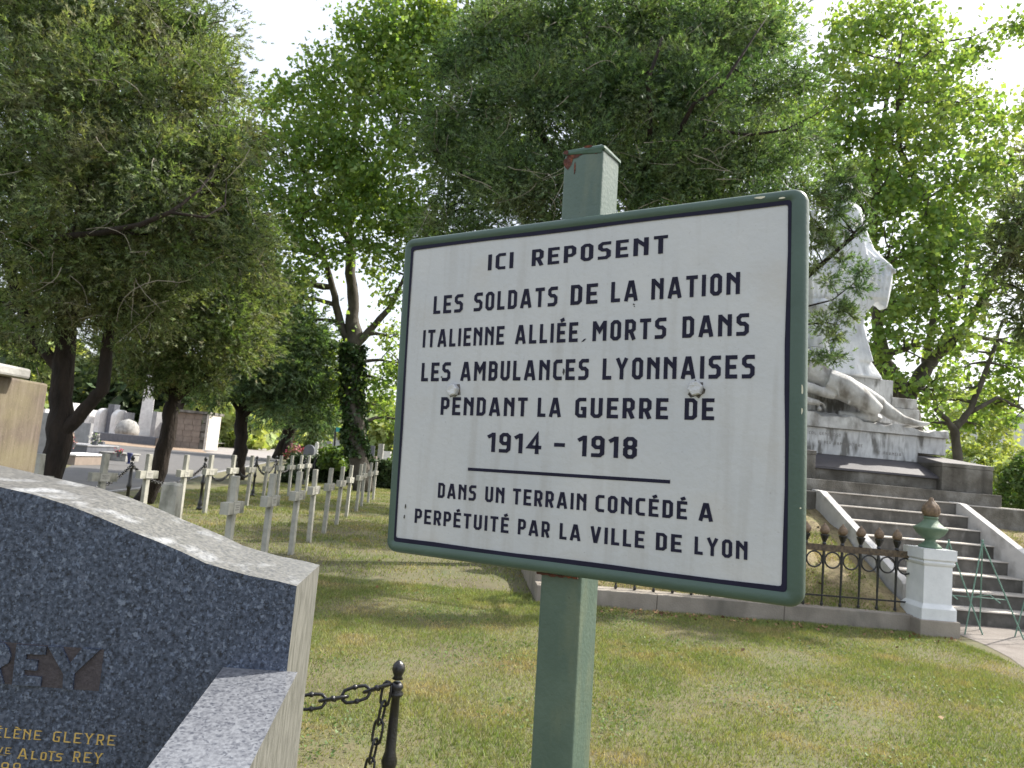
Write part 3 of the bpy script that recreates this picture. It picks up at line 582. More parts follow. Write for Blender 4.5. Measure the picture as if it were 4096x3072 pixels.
names = ['nearest, by the thick trunk at the left', 'standing in front of the leaning trunk', 'third from the left, between two crosses', 'fourth from the left, behind the crosses', 'fifth, right of the dark middle trunk', 'sixth, in front of the dark bush', 'seventh, close to the hedge end', 'eighth, beside the hedge end', 'farthest of the row by the hedge']
for (x, y), nm in zip(pl, names): make_post('slim black iron chain post, ' + nm, (x, y, 0), 1.0, pg)
for k in range(len(pl) - 1):
    a = (pl[k][0], pl[k][1], .93); b = (pl[k + 1][0], pl[k + 1][1], .93)
    chain('sagging black chain from the chain post %s' % names[k].split(',')[0], a, b, .36, 'chains hanging along the road', L0, .055)
pf = at(1598, 2640, 2.8); hs = .78
ptf = make_post('slim black iron post with an acorn finial on the lawn beside the tomb', (pf.x, pf.y, 0), .67, None, pf.z - .737, 1.0)
hook = at(1552, 2738, 2.79)
chain('black chain of long knobbed links running from the lawn post behind the tomb', at(1200, 2810, 2.75), hook, .012, None, Lbig, .074, R(70))
Lsm = link_mesh(.085, .036, .0052, False); Lsm.name = 'link'
chain('thin loose chain hanging straight down beside the black lawn post', hook, at(1468, 3120, 2.78), .0, None, Lsm, .066, R(20))
for o in (L0, Lbig, Lsm): bpy.data.objects.remove(o)

# ================================================================ RAILING, LOW WALL, PILLAR
wa = math.atan2(.24, 4.5); WX = Vector((math.cos(wa), math.sin(wa), 0)); WY = Vector((-math.sin(wa), math.cos(wa), 0)); W0 = Vector((.5, 8.76, 0))
Mw = Matrix(((WX.x, WY.x, 0, W0.x), (WX.y, WY.y, 0, W0.y), (0, 0, 1, 0), (0, 0, 0, 1)))
lw = thing('low_wall', 'low weathered concrete kerb wall carrying the iron railing', 'wall', W0, wa)
for k, (a, b) in enumerate(((0, 1.42), (1.425, 2.95), (2.955, 4.53))):
    MB().box(a, b, 0, .30, -.05, .192).build('wall_block', M['kerb_wall'], lw, bevel=.008)
MB().box(0, .22, .305, 3.6, -.05, .30).build('wall_return', M['kerb_wall'], lw, bevel=.008)
rail = thing('iron_railing', 'rusty wrought iron railing with bud finials and rings on the low wall', 'railing', W0, wa)
yr = .17
MB().box(.05, 4.72, yr - .008, yr + .008, .845, .925).build('top_rail', M['brown_iron'], rail, bevel=.003)
MB().box(.05, 4.62, yr - .008, yr + .008, .305, .325).build('bottom_rail', M['black_iron'], rail)
bars = None
nb_ = 20
for i in range(nb_):
    s_ = 4.40 - .2295 * i
    if s_ < .05: break
    if bars is None:
        b1 = MB().lathe([(.012, .192), (.019, .20), (.019, .225), (.012, .24), (.012, .30), (.018, .315), (.012, .33), (.015, .55), (.018, .80), (.018, .8449)], n=8).lathe([(.018, .9251), (.027, .935), (.019, .955), (.034, .99), (.052, 1.035), (.052, 1.047), (.018, 1.048)], n=10).build('bar', M['black_iron'], rail, smooth=False)
        b2 = MB().lathe([(.03, 1.048), (.050, 1.066), (.056, 1.09), (.051, 1.118), (.034, 1.148), (.014, 1.168), (.008, 1.182), (.0, 1.187)], n=12, mod=lambda a, z: 1 + .07 * math.sin(5 * a + z * 60)).build('finial', M['bud'], b1, smooth=True)
        rg = MB().tube([(math.cos(2 * math.pi * k / 24) * .096, 0, math.sin(2 * math.pi * k / 24) * .094) for k in range(24)], .011, 6, closed=True).build('ring', M['black_iron'], rail, smooth=True)
        bars = b1; bars.location = (s_, yr, 0); rg.location = (s_ + .115, yr, .742)
    else:
        o = dup(bars, rail); o.location = (s_, yr, 0)
        o = dup(rg, rail); o.location = (s_ + .115, yr, .742)
        o = dup(rg, rail) if False else o
pil = thing('gate_pillar', 'white painted square pillar on a grey stone base at the end of the railing', 'pillar', Mw @ Vector((4.74, .05, 0)), wa)
c_ = lambda x0, x1, y0, y1, z0, z1: MB().box(x0, x1, y0, y1, z0, z1)
c_(-.245, .245, -.245, .245, -.03, .182).build('stone_base', M['kerb_wall'], pil, bevel=.01)
sh = MB()
def sq(h, z): return [Vector((sx * h, sy * h, z)) for sx, sy in ((-1, -1), (1, -1), (1, 1), (-1, 1))]
rings(sh, [sq(.215, .1825), sq(.215, .31), sq(.205, .325), sq(.178, .36), sq(.176, .37), sq(.176, .80), sq(.19, .815), sq(.198, .835), sq(.198, .845), sq(.186, .85), sq(.186, .86), sq(.205, .875), sq(.208, .88), sq(.208, 1.0)])
sh.add(sq(.208, 1.0), [(0, 1, 2, 3)]); sh.build('shaft', M['white_pillar'], pil, bevel=.004)
urn = thing('green_urn', 'pale green metal urn with a brown flame finial on the white pillar', 'urn', pil.location + Vector((0.0, 0, 1.0)), wa)
MB().lathe([(.125, 0), (.13, .012), (.12, .03), (.09, .05), (.062, .075), (.060, .095), (.095, .12), (.15, .165), (.178, .21), (.190, .235), (.188, .245), (.150, .262), (.105, .30), (.080, .33), (.074, .35), (.082, .355), (.082, .372), (.070, .376)], n=28).build('bowl', M['urn_green'], urn, smooth=True)
MB().lathe([(.068, .376), (.085, .40), (.095, .44), (.092, .48), (.075, .52), (.05, .55), (.028, .575), (.02, .60), (.0, .61)], n=24, mod=lambda a, z: 1 + .10 * math.sin(6 * a + z * 26)).build('flame', M['bud'], urn, smooth=True)

# easels
def easel(label, ax, fts, rear, zt):
    t = thing('wreath_easel', label, 'easel', (ax[0], ax[1], 0), 0, 'green wreath easels at the foot of the steps')
    A1 = Vector((0, 0, zt)); o_ = Vector((ax[0], ax[1], 0))
    F = [Vector((f[0], f[1], 0)) - o_ for f in fts]; Rr = Vector((rear[0], rear[1], 0)) - o_
    for f in F + [Rr]: MB().tube([A1 - Vector((0, 0, .01)), f], .0085, 6).build('leg', M['easel_green'], t)
    q = [A1.lerp(f, .60) for f in F]; MB().tube(q, .006, 6).build('crossbar', M['easel_green'], t)
    m1 = q[0].lerp(q[1], .12); MB().tube([m1 + Vector((0, -.004, .01)), m1 + Vector((.06, -.16, .06)), m1 + Vector((.16, -.2, -.02))], .007, 6).build('bracket', M['easel_green'], t)
    MB().ball(A1, .016, n=8, m=6).build('knob', M['easel_green'], t)
fa = gnd(3859, 2539); fb = gnd(4096, 2561); ap = at(3930, 2163, 9.15)
easel('thin green wire easel in front of the steps, right of the white pillar', (ap.x, ap.y), [(fa.x, fa.y), (fb.x, fb.y)], (ap.x + .25, 9.55), ap.z)
fa = gnd(3931, 2541); ap = at(3795, 2163, 9.25)
easel('green wire easel half hidden behind the white pillar', (ap.x, ap.y), [(ap.x - .33, 8.98 + .3), (fa.x, fa.y)], (ap.x + .1, 9.62), ap.z)
fa = gnd(4059, 2548); ap = at(4160, 2175, 9.1)
easel('green wire easel cut off by the right edge of the picture', (ap.x, ap.y), [(fa.x, fa.y), (fa.x + .72, fa.y - .05)], (ap.x + .2, 9.55), ap.z)

# ================================================================ MEMORIAL: steps, balustrades, plinth
MX = 6.25; ma = R(1.8); Y0 = 9.86
st = thing('staircase', 'grey stone steps with pale treads climbing to the memorial', 'staircase', (MX, Y0, 0), ma)
RI = .195; TR = .30
for k in range(8):
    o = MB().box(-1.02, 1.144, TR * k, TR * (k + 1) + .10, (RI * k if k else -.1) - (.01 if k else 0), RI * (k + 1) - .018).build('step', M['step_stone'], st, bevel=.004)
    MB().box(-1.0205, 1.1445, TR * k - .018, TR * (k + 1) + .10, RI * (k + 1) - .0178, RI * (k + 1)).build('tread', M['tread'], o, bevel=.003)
def balu(x0, x1, y0=-.45):
    prof_ = [(y0, -.05), (y0, .50 + (y0 + .45) * .0), (-.35 if y0 > -.5 else y0 + .1, .53), (2.02, 1.555), (2.38, 1.575), (2.38, -.05)]
    mb = MB().prism([Vector((x0, y, z)) for y, z in prof_], (x1 - x0, 0, 0)); o = mb.build('side_wall', M['balustrade'], st, bevel=.008)
balu(-1.14, -1.022, -.38); balu(1.146, 1.265, -.38)
pb_ = thing('war_memorial', 'massive stained stone plinth of the war memorial with sloping copings and an inscription', 'plinth', (MX, 12.0, 0), ma)
def P(name, m, *bx, parent=None, bevel=.012): 
    mb = MB()
    for b in bx: mb.box(*b)
    return mb.build(name, m, parent or pb_, bevel=bevel)
P('landing', M['tread'], (-2.6, 2.6, .12, 3.6, 1.35, 1.545))
P('lower_plinth', M['old_stone'], (-1.98, 1.98, .16, 3.2, 1.546, 1.742))
P('retaining_block', M['old_stone'], (-3.4, -1.146, .0, .5, -.1, 1.54)); P('retaining_block', M['old_stone'], (1.27, 5.5, .02, .5, -.1, 1.53))
P('bench_block', M['old_stone'], (-1.10, 1.04, .42, 1.3, 1.743, 1.93))
# sloping coping over the bench
MB().hexa([(-1.10, .38, 1.9302), (1.04, .38, 1.9302), (1.04, 1.0, 1.9302), (-1.10, 1.0, 1.9302)], [(-1.10, .38, 1.965), (1.04, .38, 1.965), (1.04, 1.0, 2.20), (-1.10, 1.0, 2.20)]).build('sloping_coping', M['slate_coping'] if 'slate_coping' in M else M.setdefault('slate_coping', mat('slate_coping', [(0.3, (0.05, 0.047, 0.055)), (0.7, (0.085, 0.08, 0.09))], 3, 0.6, 0.3, 60)), pb_)
for s_ in (-1, 1):
    x0, x1 = (1.042, 1.92) if s_ > 0 else (-1.98, -1.102)
    P('end_block', M['old_stone'], (x0, x1, .30, 2.6, 1.743, 2.14))
    P('end_block_edge', M['old_stone'], (x0 - .004, x1 + .006, .292, 2.6, 2.141, 2.20), bevel=.006)
    MB().hexa([(x0 - .004, .292, 2.2005), (x1 + .006, .292, 2.2005), (x1 + .006, 1.3, 2.2005), (x0 - .004, 1.3, 2.2005)], [(x0 - .004, .292, 2.206), (x1 + .006, .292, 2.206), (x1 + .006 - .45, 1.3, 2.36), (x0 - .004, 1.3, 2.36)]).build('weathered_top', M['coping'], pb_)
P('die', M['inscribed'], (-1.0, 1.04, 1.0, 2.4, 2.201, 2.66), bevel=.008)
P('die_side', M['inscribed'], (1.044, 1.56, 1.03, 2.4, 2.37, 2.66), bevel=.006); P('die_side', M['inscribed'], (-1.5, -1.004, 1.03, 2.4, 2.37, 2.66), bevel=.006)
ins = MB()
def iw(tx, u0, u1, z, h): word(ins, tx, u0, u1, z, h, lambda a, b, zz: Vector((a, 1.0 - zz, b)), t=.15, gap=.25, z0=.002, dz=.0003)
iw('COL', -.93, -.80, 2.53, .05); iw('GENEROSO', -.74, -.36, 2.53, .05); iw('E', -.76, -.71, 2.38, .05); iw('PER', -.65, -.53, 2.38, .05); iw('RAMMENTARE', -.47, .04, 2.38, .05); iw('E', .31, .36, 2.285, .05); iw('FRANCIA', .42, .74, 2.285, .05)
ins.build('inscription', M['print'], pb_)['kind'] = 'stuff'
# rock bed under the soldier (front edge slab and rising mass)
bed = MB(); nX = 26
def bedz(x, y): return 2.78 + .30 * max(0, min(1, (1.0 - x) / 1.8)) * (.4 + .6 * min(1, max(0, (y - 1.0) / .7))) + .03 * math.sin(x * 7 + y * 3) + .02 * math.sin(x * 17 + y * 11)
vs_, fs_ = [], []
ys = [.93, .96, 1.1, 1.3, 1.5, 1.7, 1.9, 2.2]
for i in range(nX + 1):
    x = -1.75 + 3.32 * i / nX
    for j, y in enumerate(ys): vs_.append((x, y + .02 * math.sin(x * 9), bedz(x, y) if j else 2.67))
    vs_.append((x, 2.2, 2.662)); vs_.append((x, .99, 2.662))
m_ = len(ys) + 2
for i in range(nX):
    for j in range(m_): fs_.append((i * m_ + j, (i + 1) * m_ + j, (i + 1) * m_ + (j + 1) % m_, i * m_ + (j + 1) % m_))
fs_.append(tuple(range(m_))); fs_.append(tuple(nX * m_ + j for j in range(m_)))
bed.add(vs_, fs_); bed.build('rock_bed', M['soldier_stone'], pb_, smooth=False)
P('statue_block', M['inscribed'], (-.85, .86, 1.55, 2.9, 2.9, 3.70), bevel=.01)
P('stacked_slab', M['soldier_stone'], (.9, 1.50, 1.75, 2.6, 2.9, 3.22)); P('stacked_slab', M['soldier_stone'], (.9, 1.46, 1.78, 2.6, 3.225, 3.42))

# woman statue: lofted robe, cloak on the arm, head
ws = thing('woman_statue', 'tall white marble statue of a robed woman on the memorial', 'statue', (MX - .02, 14.0, 0), ma)
robe = MB(); prof2 = [(3.702, .80, .62), (3.78, .76, .60), (4.0, .58, .54), (4.2, .44, .46), (4.45, .33, .42), (4.8, .31, .40), (5.1, .36, .42), (5.4, .46, .42), (5.7, .48, .42), (6.0, .42, .36), (6.3, .33, .31), (6.55, .31, .30), (6.8, .35, .30), (7.0, .33, .27), (7.12, .24, .2), (7.18, .13, .12), (7.26, .115, .115)]
n_ = 48; vs_ = []
for z, hw, hd in prof2:
    for i in range(n_):
        a = 2 * math.pi * i / n_; fold = 1 + (.05 * math.sin(a * 9 + z * .8) + .035 * math.sin(a * 17 - z * 1.1)) * (1 if z < 6.9 else .15)
        vs_.append((hw * fold * math.cos(a), hd * fold * math.sin(a), z))
robe.add(vs_, [(k * n_ + i, k * n_ + (i + 1) % n_, (k + 1) * n_ + (i + 1) % n_, (k + 1) * n_ + i) for k in range(len(prof2) - 1) for i in range(n_)])
robe.add([], [])
def cap(mb, st_, n): mb.f.append(tuple(st_ + i for i in range(n)))
cap(robe, 0, n_); cap(robe, (len(prof2) - 1) * n_, n_)
robe.ball((-.06, -.03, 7.42), .175, (.85, 1, 1.15), 16, 12)            # head
robe.ball((-.06, -.20, 7.40), .035, (.8, 1.2, 1.4), 8, 6)              # nose
robe.ball((-.06, .05, 7.47), .20, (.95, 1, 1.0), 14, 10)               # hair
for s_ in (-1, 1):
    robe.ball((-.06 + s_ * .065, -.175, 7.44), .03, (1.3, .7, .7), 8, 6)
    robe.tube([(s_ * .26, 0, 6.92), (s_ * .31, -.05, 6.6), (s_ * .44, -.12, 6.22)], [.12, .10, .10], 12)
robe.tube([(.44, -.12, 6.22), (.58, -.28, 6.0), (.74, -.36, 5.86)], [.10, .08, .055], 12)   # forearm right
robe.tube([(-.44, -.12, 6.22), (-.72, -.25, 6.5), (-.80, -.3, 6.85)], [.10, .085, .055], 12)
for f_ in range(5): robe.tube([(.74, -.38, 5.86), (.79 + .006 * f_, -.44 + .02 * f_, 5.82 - .012 * f_), (.80 + .006 * f_, -.45 + .02 * f_, 5.75)], [.02, .017, .012], 6)
for f_ in range(5): robe.tube([(-.80, -.3, 6.85), (-.82 + .02 * f_, -.32, 6.95), (-.82 + .02 * f_, -.33, 7.02)], [.02, .017, .012], 6)
# cloak hanging from the right forearm
ck = [[(.20, -.30, 6.28), (.40, -.32, 6.14), (.56, -.34, 5.99), (.76, -.34, 5.88), (.83, -.28, 5.76)], [(.22, -.34, 5.9), (.42, -.37, 5.8), (.58, -.35, 5.7), (.74, -.38, 5.6), (.82, -.3, 5.55)], [(.24, -.34, 5.5), (.40, -.38, 5.4), (.54, -.35, 5.38), (.70, -.39, 5.3), (.77, -.3, 5.3)], [(.24, -.34, 4.97), (.33, -.37, 4.98), (.50, -.36, 5.20), (.66, -.39, 5.07), (.73, -.3, 5.10)]]
fr_ = [Vector(p) for r2 in ck for p in r2]; bk_ = [p + Vector((-.02, .22, 0)) for p in fr_]
F2 = []
for i in range(3):
    for j in range(4): a = i * 5 + j; F2.append((a, a + 1, a + 6, a + 5)); F2.append((a + 20, a + 25, a + 26, a + 21))
fl_ = [Vector((-p.x * 1.12, p.y - .02, p.z - .1)) for p in fr_]; fb_ = [p + Vector((.02, .22, 0)) for p in fl_]
ed = [0, 1, 2, 3, 4, 9, 14, 19, 18, 17, 16, 15, 10, 5]
F2 += [(ed[i], ed[i - 1], ed[i - 1] + 20, ed[i] + 20) for i in range(len(ed))]
robe.add(fr_ + bk_, F2); robe.add(fl_ + fb_, [f[::-1] for f in F2])
robe.tube([(-.50, -.02, 3.72), (-.46, -.02, 4.3), (-.42, -.04, 5.2), (-.38, -.05, 5.8)], [.44, .36, .32, .2], 16)
for k in range(5): robe.tube([(-.36 - .11 * k, -.40, 5.98 - .07 * k), (-.44 - .095 * k, -.42, 5.6), (-.42 - .085 * k, -.41, 5.15)], [.02, .032, .034], 6)
for k in range(5): robe.tube([(.28 + .11 * k, -.37, 6.08 - .07 * k), (.34 + .095 * k, -.395, 5.7), (.32 + .085 * k, -.39, 5.25)], [.02, .032, .034], 6)
for k in range(9):
    xx = -.24 + .06 * k; robe.tube([(xx * .7, -.28, 6.7), (xx * 1.3, -.40, 5.6), (xx * .9, -.38, 4.7), (xx * 1.5, -.50, 4.0)], [.02, .036, .034, .045], 6)
# companion figure at her left side
robe.tube([(-.66, -.45, 3.8), (-.66, -.50, 4.3), (-.62, -.50, 4.72)], [.24, .21, .12], 12); robe.ball((-.60, -.52, 4.95), .14, (.9, 1, 1.15), 12, 9)
o = robe.build('figure', M['statue_marble'], ws)
rm = o.modifiers.new('r', 'REMESH'); rm.mode = 'VOXEL'; rm.voxel_size = .022
sm = o.modifiers.new('s', 'SMOOTH'); sm.factor = .6; sm.iterations = 3
for p in o.data.polygons: p.use_smooth = True
rm.use_smooth_shade = True

# reclining soldier
sd_ = thing('soldier_statue', 'weathered marble figure of a fallen soldier lying below the robed woman', 'statue', (MX, 12.0, 0), ma)
so_ = MB()
def T(pts, rad, n=14): so_.tube(pts, rad, n)
hip = Vector((-.72, 1.25, 3.50))
T([(-1.62, 1.35, 3.62), (-1.3, 1.32, 3.72), (-1.0, 1.3, 3.72), (-.72, 1.28, 3.62), (-.5, 1.25, 3.50)], [.20, .27, .25, .26, .23])      # torso
so_.ball((-1.85, 1.32, 3.78), .14, (1.2, .9, .95), 14, 10); so_.ball((-1.97, 1.25, 3.76), .03, n=6, m=5)
T([(-.60, 1.14, 3.50), (-.30, 1.05, 3.40), (.0, 1.0, 3.22), (.28, .99, 3.03)], [.25, .235, .19, .14])       # near thigh
T([(.28, .99, 3.00), (.24, 1.05, 2.93), (.0, 1.18, 2.93), (-.3, 1.25, 2.95)], [.12, .11, .09, .07])           # folded shin
T([(-.5, 1.35, 3.52), (-.1, 1.33, 3.46), (.20, 1.27, 3.32), (.45, 1.22, 3.18)], [.20, .19, .165, .14])    # far thigh
T([(.45, 1.22, 3.18), (.64, 1.2, 3.05), (.85, 1.17, 2.95), (1.05, 1.14, 2.91)], [.12, .115, .08, .06])     # far shin
T([(1.03, 1.14, 2.91), (1.17, 1.12, 2.895), (1.31, 1.11, 2.925)], [.06, .052, .024])                        # foot
T([(-1.45, 1.05, 3.55), (-1.2, .98, 3.25), (-1.02, .96, 3.10), (-.80, .95, 3.09)], [.10, .09, .075, .05])    # arm
for f_ in range(4): T([(-.82, .94 + .018 * f_, 3.10), (-.74, .92 + .018 * f_, 3.08), (-.70, .92 + .018 * f_, 3.04), (-.69, .92 + .018 * f_, 2.99)], [.019, .017, .015, .011], 8)
T([(-.84, .98, 3.07), (-.80, .93, 3.03), (-.78, .92, 3.0)], [.02, .017, .012], 8)
so_.ball((-.80, .92, 2.975), .045, n=10, m=8)
T([(-1.62, 1.1, 3.5), (-1.3, 1.05, 3.42), (-.9, 1.05, 3.34), (-.5, 1.0, 3.24)], [.06, .10, .10, .07])         # coat hem
for k in range(4): T([(-.62 + .2 * k, .93 + .02 * k, 3.42 - .09 * k), (-.50 + .2 * k, .90 + .03 * k, 3.34 - .09 * k), (-.47 + .2 * k, .90 + .03 * k, 3.20 - .09 * k)], [.03, .03, .02], 6)
o = so_.build('figure', M['soldier_stone'], sd_)
rm = o.modifiers.new('r', 'REMESH'); rm.mode = 'VOXEL'; rm.voxel_size = .018; rm.use_smooth_shade = True
sm = o.modifiers.new('s', 'SMOOTH'); sm.factor = .6; sm.iterations = 4

# grassy banks beside the stairs
def bank(x0, x1, y0, y1, z0, z1, nx=40, ny=26):
    vs_, fs_ = [], []
    for j in range(ny + 1):
        for i in range(nx + 1):
            u, v = i / nx, j / ny; x = x0 + (x1 - x0) * u; y = y0 + (y1 - y0) * v
            vs_.append((x, y, z0 + (z1 - z0) * (v ** .9) + (.025 * math.sin(x * 5 + y * 3) + .018 * math.sin(x * 13 - y * 7)) * min(1, 4 * v)))
    for j in range(ny):
        for i in range(nx): a = j * (nx + 1) + i; fs_.append((a, a + 1, a + nx + 2, a + nx + 1))
    o = MB().add(vs_, fs_).build('grass_bank', M['mound'], None, smooth=True); tag(o, kind='structure'); return o
bank(.74, 5.06, 9.04, 11.98, .14, 1.28); bank(7.52, 14, 10.0, 12.0, .30, 1.18)
bank(-6, 4.4, 12.5, 16, 1.2, 1.25) if False else None

# ================================================================ VEGETATION
def frames(n, upb=0.0, nrm=None):
    """random orthonormal frames; returns (n,3,3) rows = x, y, z axes"""
    d = rng.normal(size=(n, 3)); d[:, 2] += upb; d /= np.linalg.norm(d, axis=1)[:, None]
    r = rng.normal(size=(n, 3)); x = np.cross(d, r); x /= np.linalg.norm(x, axis=1)[:, None]
    y = np.cross(d, x); return np.stack([x, y, d], axis=1)
def scatter_mesh(name, P_, size, fr_, T_, loops, counts, m, parent=None):
    n = len(P_); k = len(T_)
    V = np.einsum('nij,ki->nkj', fr_, T_) * size[:, None, None] + P_[:, None, :]
    off = (np.arange(n) * k)[:, None]
    lp = (off + np.asarray(loops)[None, :]).ravel(); ct = np.tile(counts, n)
    return npmesh(name, V.reshape(-1, 3), lp, ct, m, parent)
# templates (x, y, z)
LEAF = np.array([(0, -.5, 0), (.56, -.12, .05), (.26, .2, 0), (0, .58, .06), (-.26, .2, 0), (-.56, -.12, .05)])
LEAF_L, LEAF_C = [0, 1, 2, 3, 4, 5], [6]
def spray_t():
    v = []; l = []; c = []
    def tri(b, tip, w_):
        b = np.array(b); tip = np.array(tip); d = tip - b; s = np.array([-d[1], d[0], 0]); s = s / np.linalg.norm(s) * w_
        k = len(v); v.extend([b - s, b + s, tip]); l.extend([k, k + 1, k + 2]); c.append(3)
    tri((0, 0, 0), (0, 1, 0), .085)
    for y_, s_, ln, z_ in ((.12, 1, .42, .1), (.25, -1, .46, -.1), (.40, 1, .40, -.12), (.55, -1, .34, .1), (.68, 1, .26, .05)):
        tri((0, y_, 0), (s_ * ln * .75, y_ + ln * .75, z_), .07)
    return np.array(v), l, c
SPRAY, SPRAY_L, SPRAY_C = spray_t()

def clump_points(blobs, dens, clump_r, per):
    """blobs: (centre Vector, radius). returns leaf positions and outward directions"""
    Ps, Ds, Cs = [], [], []
    for c, r in blobs:
        nC = max(6, int(dens * r ** 2 * 10)); u = rng.normal(size=(nC, 3)); u /= np.linalg.norm(u, axis=1)[:, None]
        rad = r * rng.uniform(.35, 1.08, nC) ** .8; cc = np.array(c)[None] + u * rad[:, None] * np.array([1, 1, .9])
        q = rng.normal(size=(nC, per, 3)) * clump_r * rng.uniform(.5, 1.25, nC)[:, None, None]
        q[:, :, 2] *= .6
        pp = cc[:, None, :] + q; dd = u[:, None, :] * .8 + q / clump_r * .6
        keep = rng.random((nC, per)) < rng.uniform(.35, 1, nC)[:, None]
        Ps.append(pp[keep]); Ds.append(dd[keep]); Cs.append(cc)
    return np.concatenate(Ps), np.concatenate(Ds), Cs

def core(B, n):
    w_ = np.array([r ** 2 for _, r in B]); idx = rng.choice(len(B), n, p=w_ / w_.sum()); u = rng.normal(size=(n, 3)); u /= np.linalg.norm(u, axis=1)[:, None]
    c = np.array([tuple(b[0]) for b in B])[idx]; r = np.array([b[1] for b in B])[idx]
    return c + u * (r * rng.uniform(.05, .6, n))[:, None], u
def bend(a, b, k=5, s=.12, droop=0.0):
    a = Vector(a); b = Vector(b); L_ = (b - a).length; pts = []
    j = Vector((random.uniform(-1, 1), random.uniform(-1, 1), random.uniform(-.3, 1))) * L_ * s
    for i in range(k + 1):
        t = i / k; p = a.lerp(b, t) + j * (4 * t * (1 - t)) + Vector((random.uniform(-1, 1), random.uniform(-1, 1), random.uniform(-1, 1))) * L_ * .018 * (0 < i < k)
        p.z -= droop * 4 * t * (1 - t); pts.append(p)
    return pts
def limb_tree(mb, stems, blobs, r_end=.012, r_lim=.045, subs=4, nside=6):
    """stems: list of (points, radii). joins every blob centre to the nearest stem point"""
    nodes = []
    for pts, rad in stems:
        P2 = [Vector(p) for p in pts]; Q, Rr = [], []
        for i in range(len(P2) - 1):
            for k in range(4):
                t = k / 4; Q.append(P2[i].lerp(P2[i + 1], t) + Vector((random.uniform(-1, 1), random.uniform(-1, 1), 0)) * rad[i] * .16); Rr.append(rad[i] * (1 - t) + rad[i + 1] * t)
        Q.append(P2[-1]); Rr.append(rad[-1]); mb.tube(Q, [r_ * random.uniform(.93, 1.08) for r_ in Rr], 12)
        nodes += list(zip(Q, Rr))
    hs = min(n[0].z for n in nodes); ends = []
    for c, r in blobs:
        c = Vector(c); cand = [n for n in nodes if n[0].z < c.z + .3 and n[0].z > hs + .8] or nodes
        n0 = min(cand, key=lambda n: (n[0] - c).length + .6 * max(0, n[0].z - c.z)); r0 = min(n0[1] * .7, r_lim)
        pts = bend(n0[0], c, 6, .10); mb.tube(pts, [r0 * (1 - .65 * i / 6) for i in range(7)], nside)
        for k in range(subs):
            a = pts[random.randint(3, 6)]; u = Vector((random.gauss(0, 1), random.gauss(0, 1), random.gauss(.2, .8))).normalized()
            p2 = bend(a, c + u * r * .95, 4, .15); mb.tube(p2, [r0 * .34 * (1 - .7 * i / 4) for i in range(5)], 4); ends.append(p2)
    return ends
def blobs_px(L): return [(at(x, y, Y), r * Y / FPX) for x, y, Y, r in L]

def juniper(label, base, stems, blobs, m, spray=.13, dens=3.0, per=34, cr=.17, twigs=26, lim=.05, subs=4):
    t = thing('juniper_tree', label, 'tree', base); B_ = Vector(base)
    mb = MB(); B = blobs_px(blobs); limb_tree(mb, stems, B, r_lim=lim, subs=subs)
    mb.v = [tuple(Vector(v) - B_) for v in mb.v]; mb.build('trunk', M['bark'], t, smooth=True)
    P_, D_, _ = clump_points(B, dens, cr, per); Pc, Dc = core(B, len(P_) // 7); nO = len(P_); P_ = np.concatenate([P_, Pc]); D_ = np.concatenate([D_, Dc]); n = len(P_)
    y = D_ + rng.normal(size=(n, 3)) * .45; y[:, 2] += .05; y /= np.linalg.norm(y, axis=1)[:, None]
    r = rng.normal(size=(n, 3)); x = np.cross(y, r); x /= np.linalg.norm(x, axis=1)[:, None]; z = np.cross(x, y)
    o = scatter_mesh('crown', P_ - np.array(base), spray * rng.uniform(.55, 1.35, n) * np.where(np.arange(n) < nO, 1, 1.9), np.stack([x, y, z], 1), SPRAY, SPRAY_L, SPRAY_C, m, t); o['kind'] = 'stuff'
    if twigs:
        tw = MB()
        for _ in range(twigs):
            c, r_ = random.choice(B); d = (CAM - c).normalized(); u = Vector((random.gauss(0, 1), random.gauss(0, 1), random.gauss(0, 1))).normalized()
            a = c + d * r_ * random.uniform(.5, 1.0) + u * r_ * .6; b = a + Vector((random.uniform(-.6, .6), random.uniform(-.3, .3), random.uniform(-.55, .25))) * random.uniform(.5, 1.2)
            tw.tube(bend(a - B_, b - B_, 6, .22), [.0052 - .0006 * i for i in range(7)], 4)
        tw.build('dead_twigs', M['twig'], t)['kind'] = 'stuff'
    return t
def broad(label, base, stems, blobs, m, leaf=.17, dens=2.0, per=26, cr=.38, bark='bark_pale', lim=.09, cat='tree', name='plane_tree', subs=4, upb=.5):
    t = thing(name, label, cat, base); B_ = Vector(base)
    mb = MB(); B = blobs_px(blobs); limb_tree(mb, stems, B, r_lim=lim, subs=subs)
    mb.v = [tuple(Vector(v) - B_) for v in mb.v]; mb.build('trunk', M[bark], t, smooth=True)
    P_, D_, _ = clump_points([(c, r * .9) for c, r in B], dens, cr, per); n = len(P_)
    o = scatter_mesh('crown', P_ - np.array(base), leaf * rng.uniform(.6, 1.25, n), frames(n, upb), LEAF, LEAF_L, LEAF_C, m, t); o['kind'] = 'stuff'
    return t
def G(x, y): p = gnd(x, y); return (p.x, p.y, 0)
def A(x, y, Y): return at(x, y, Y)

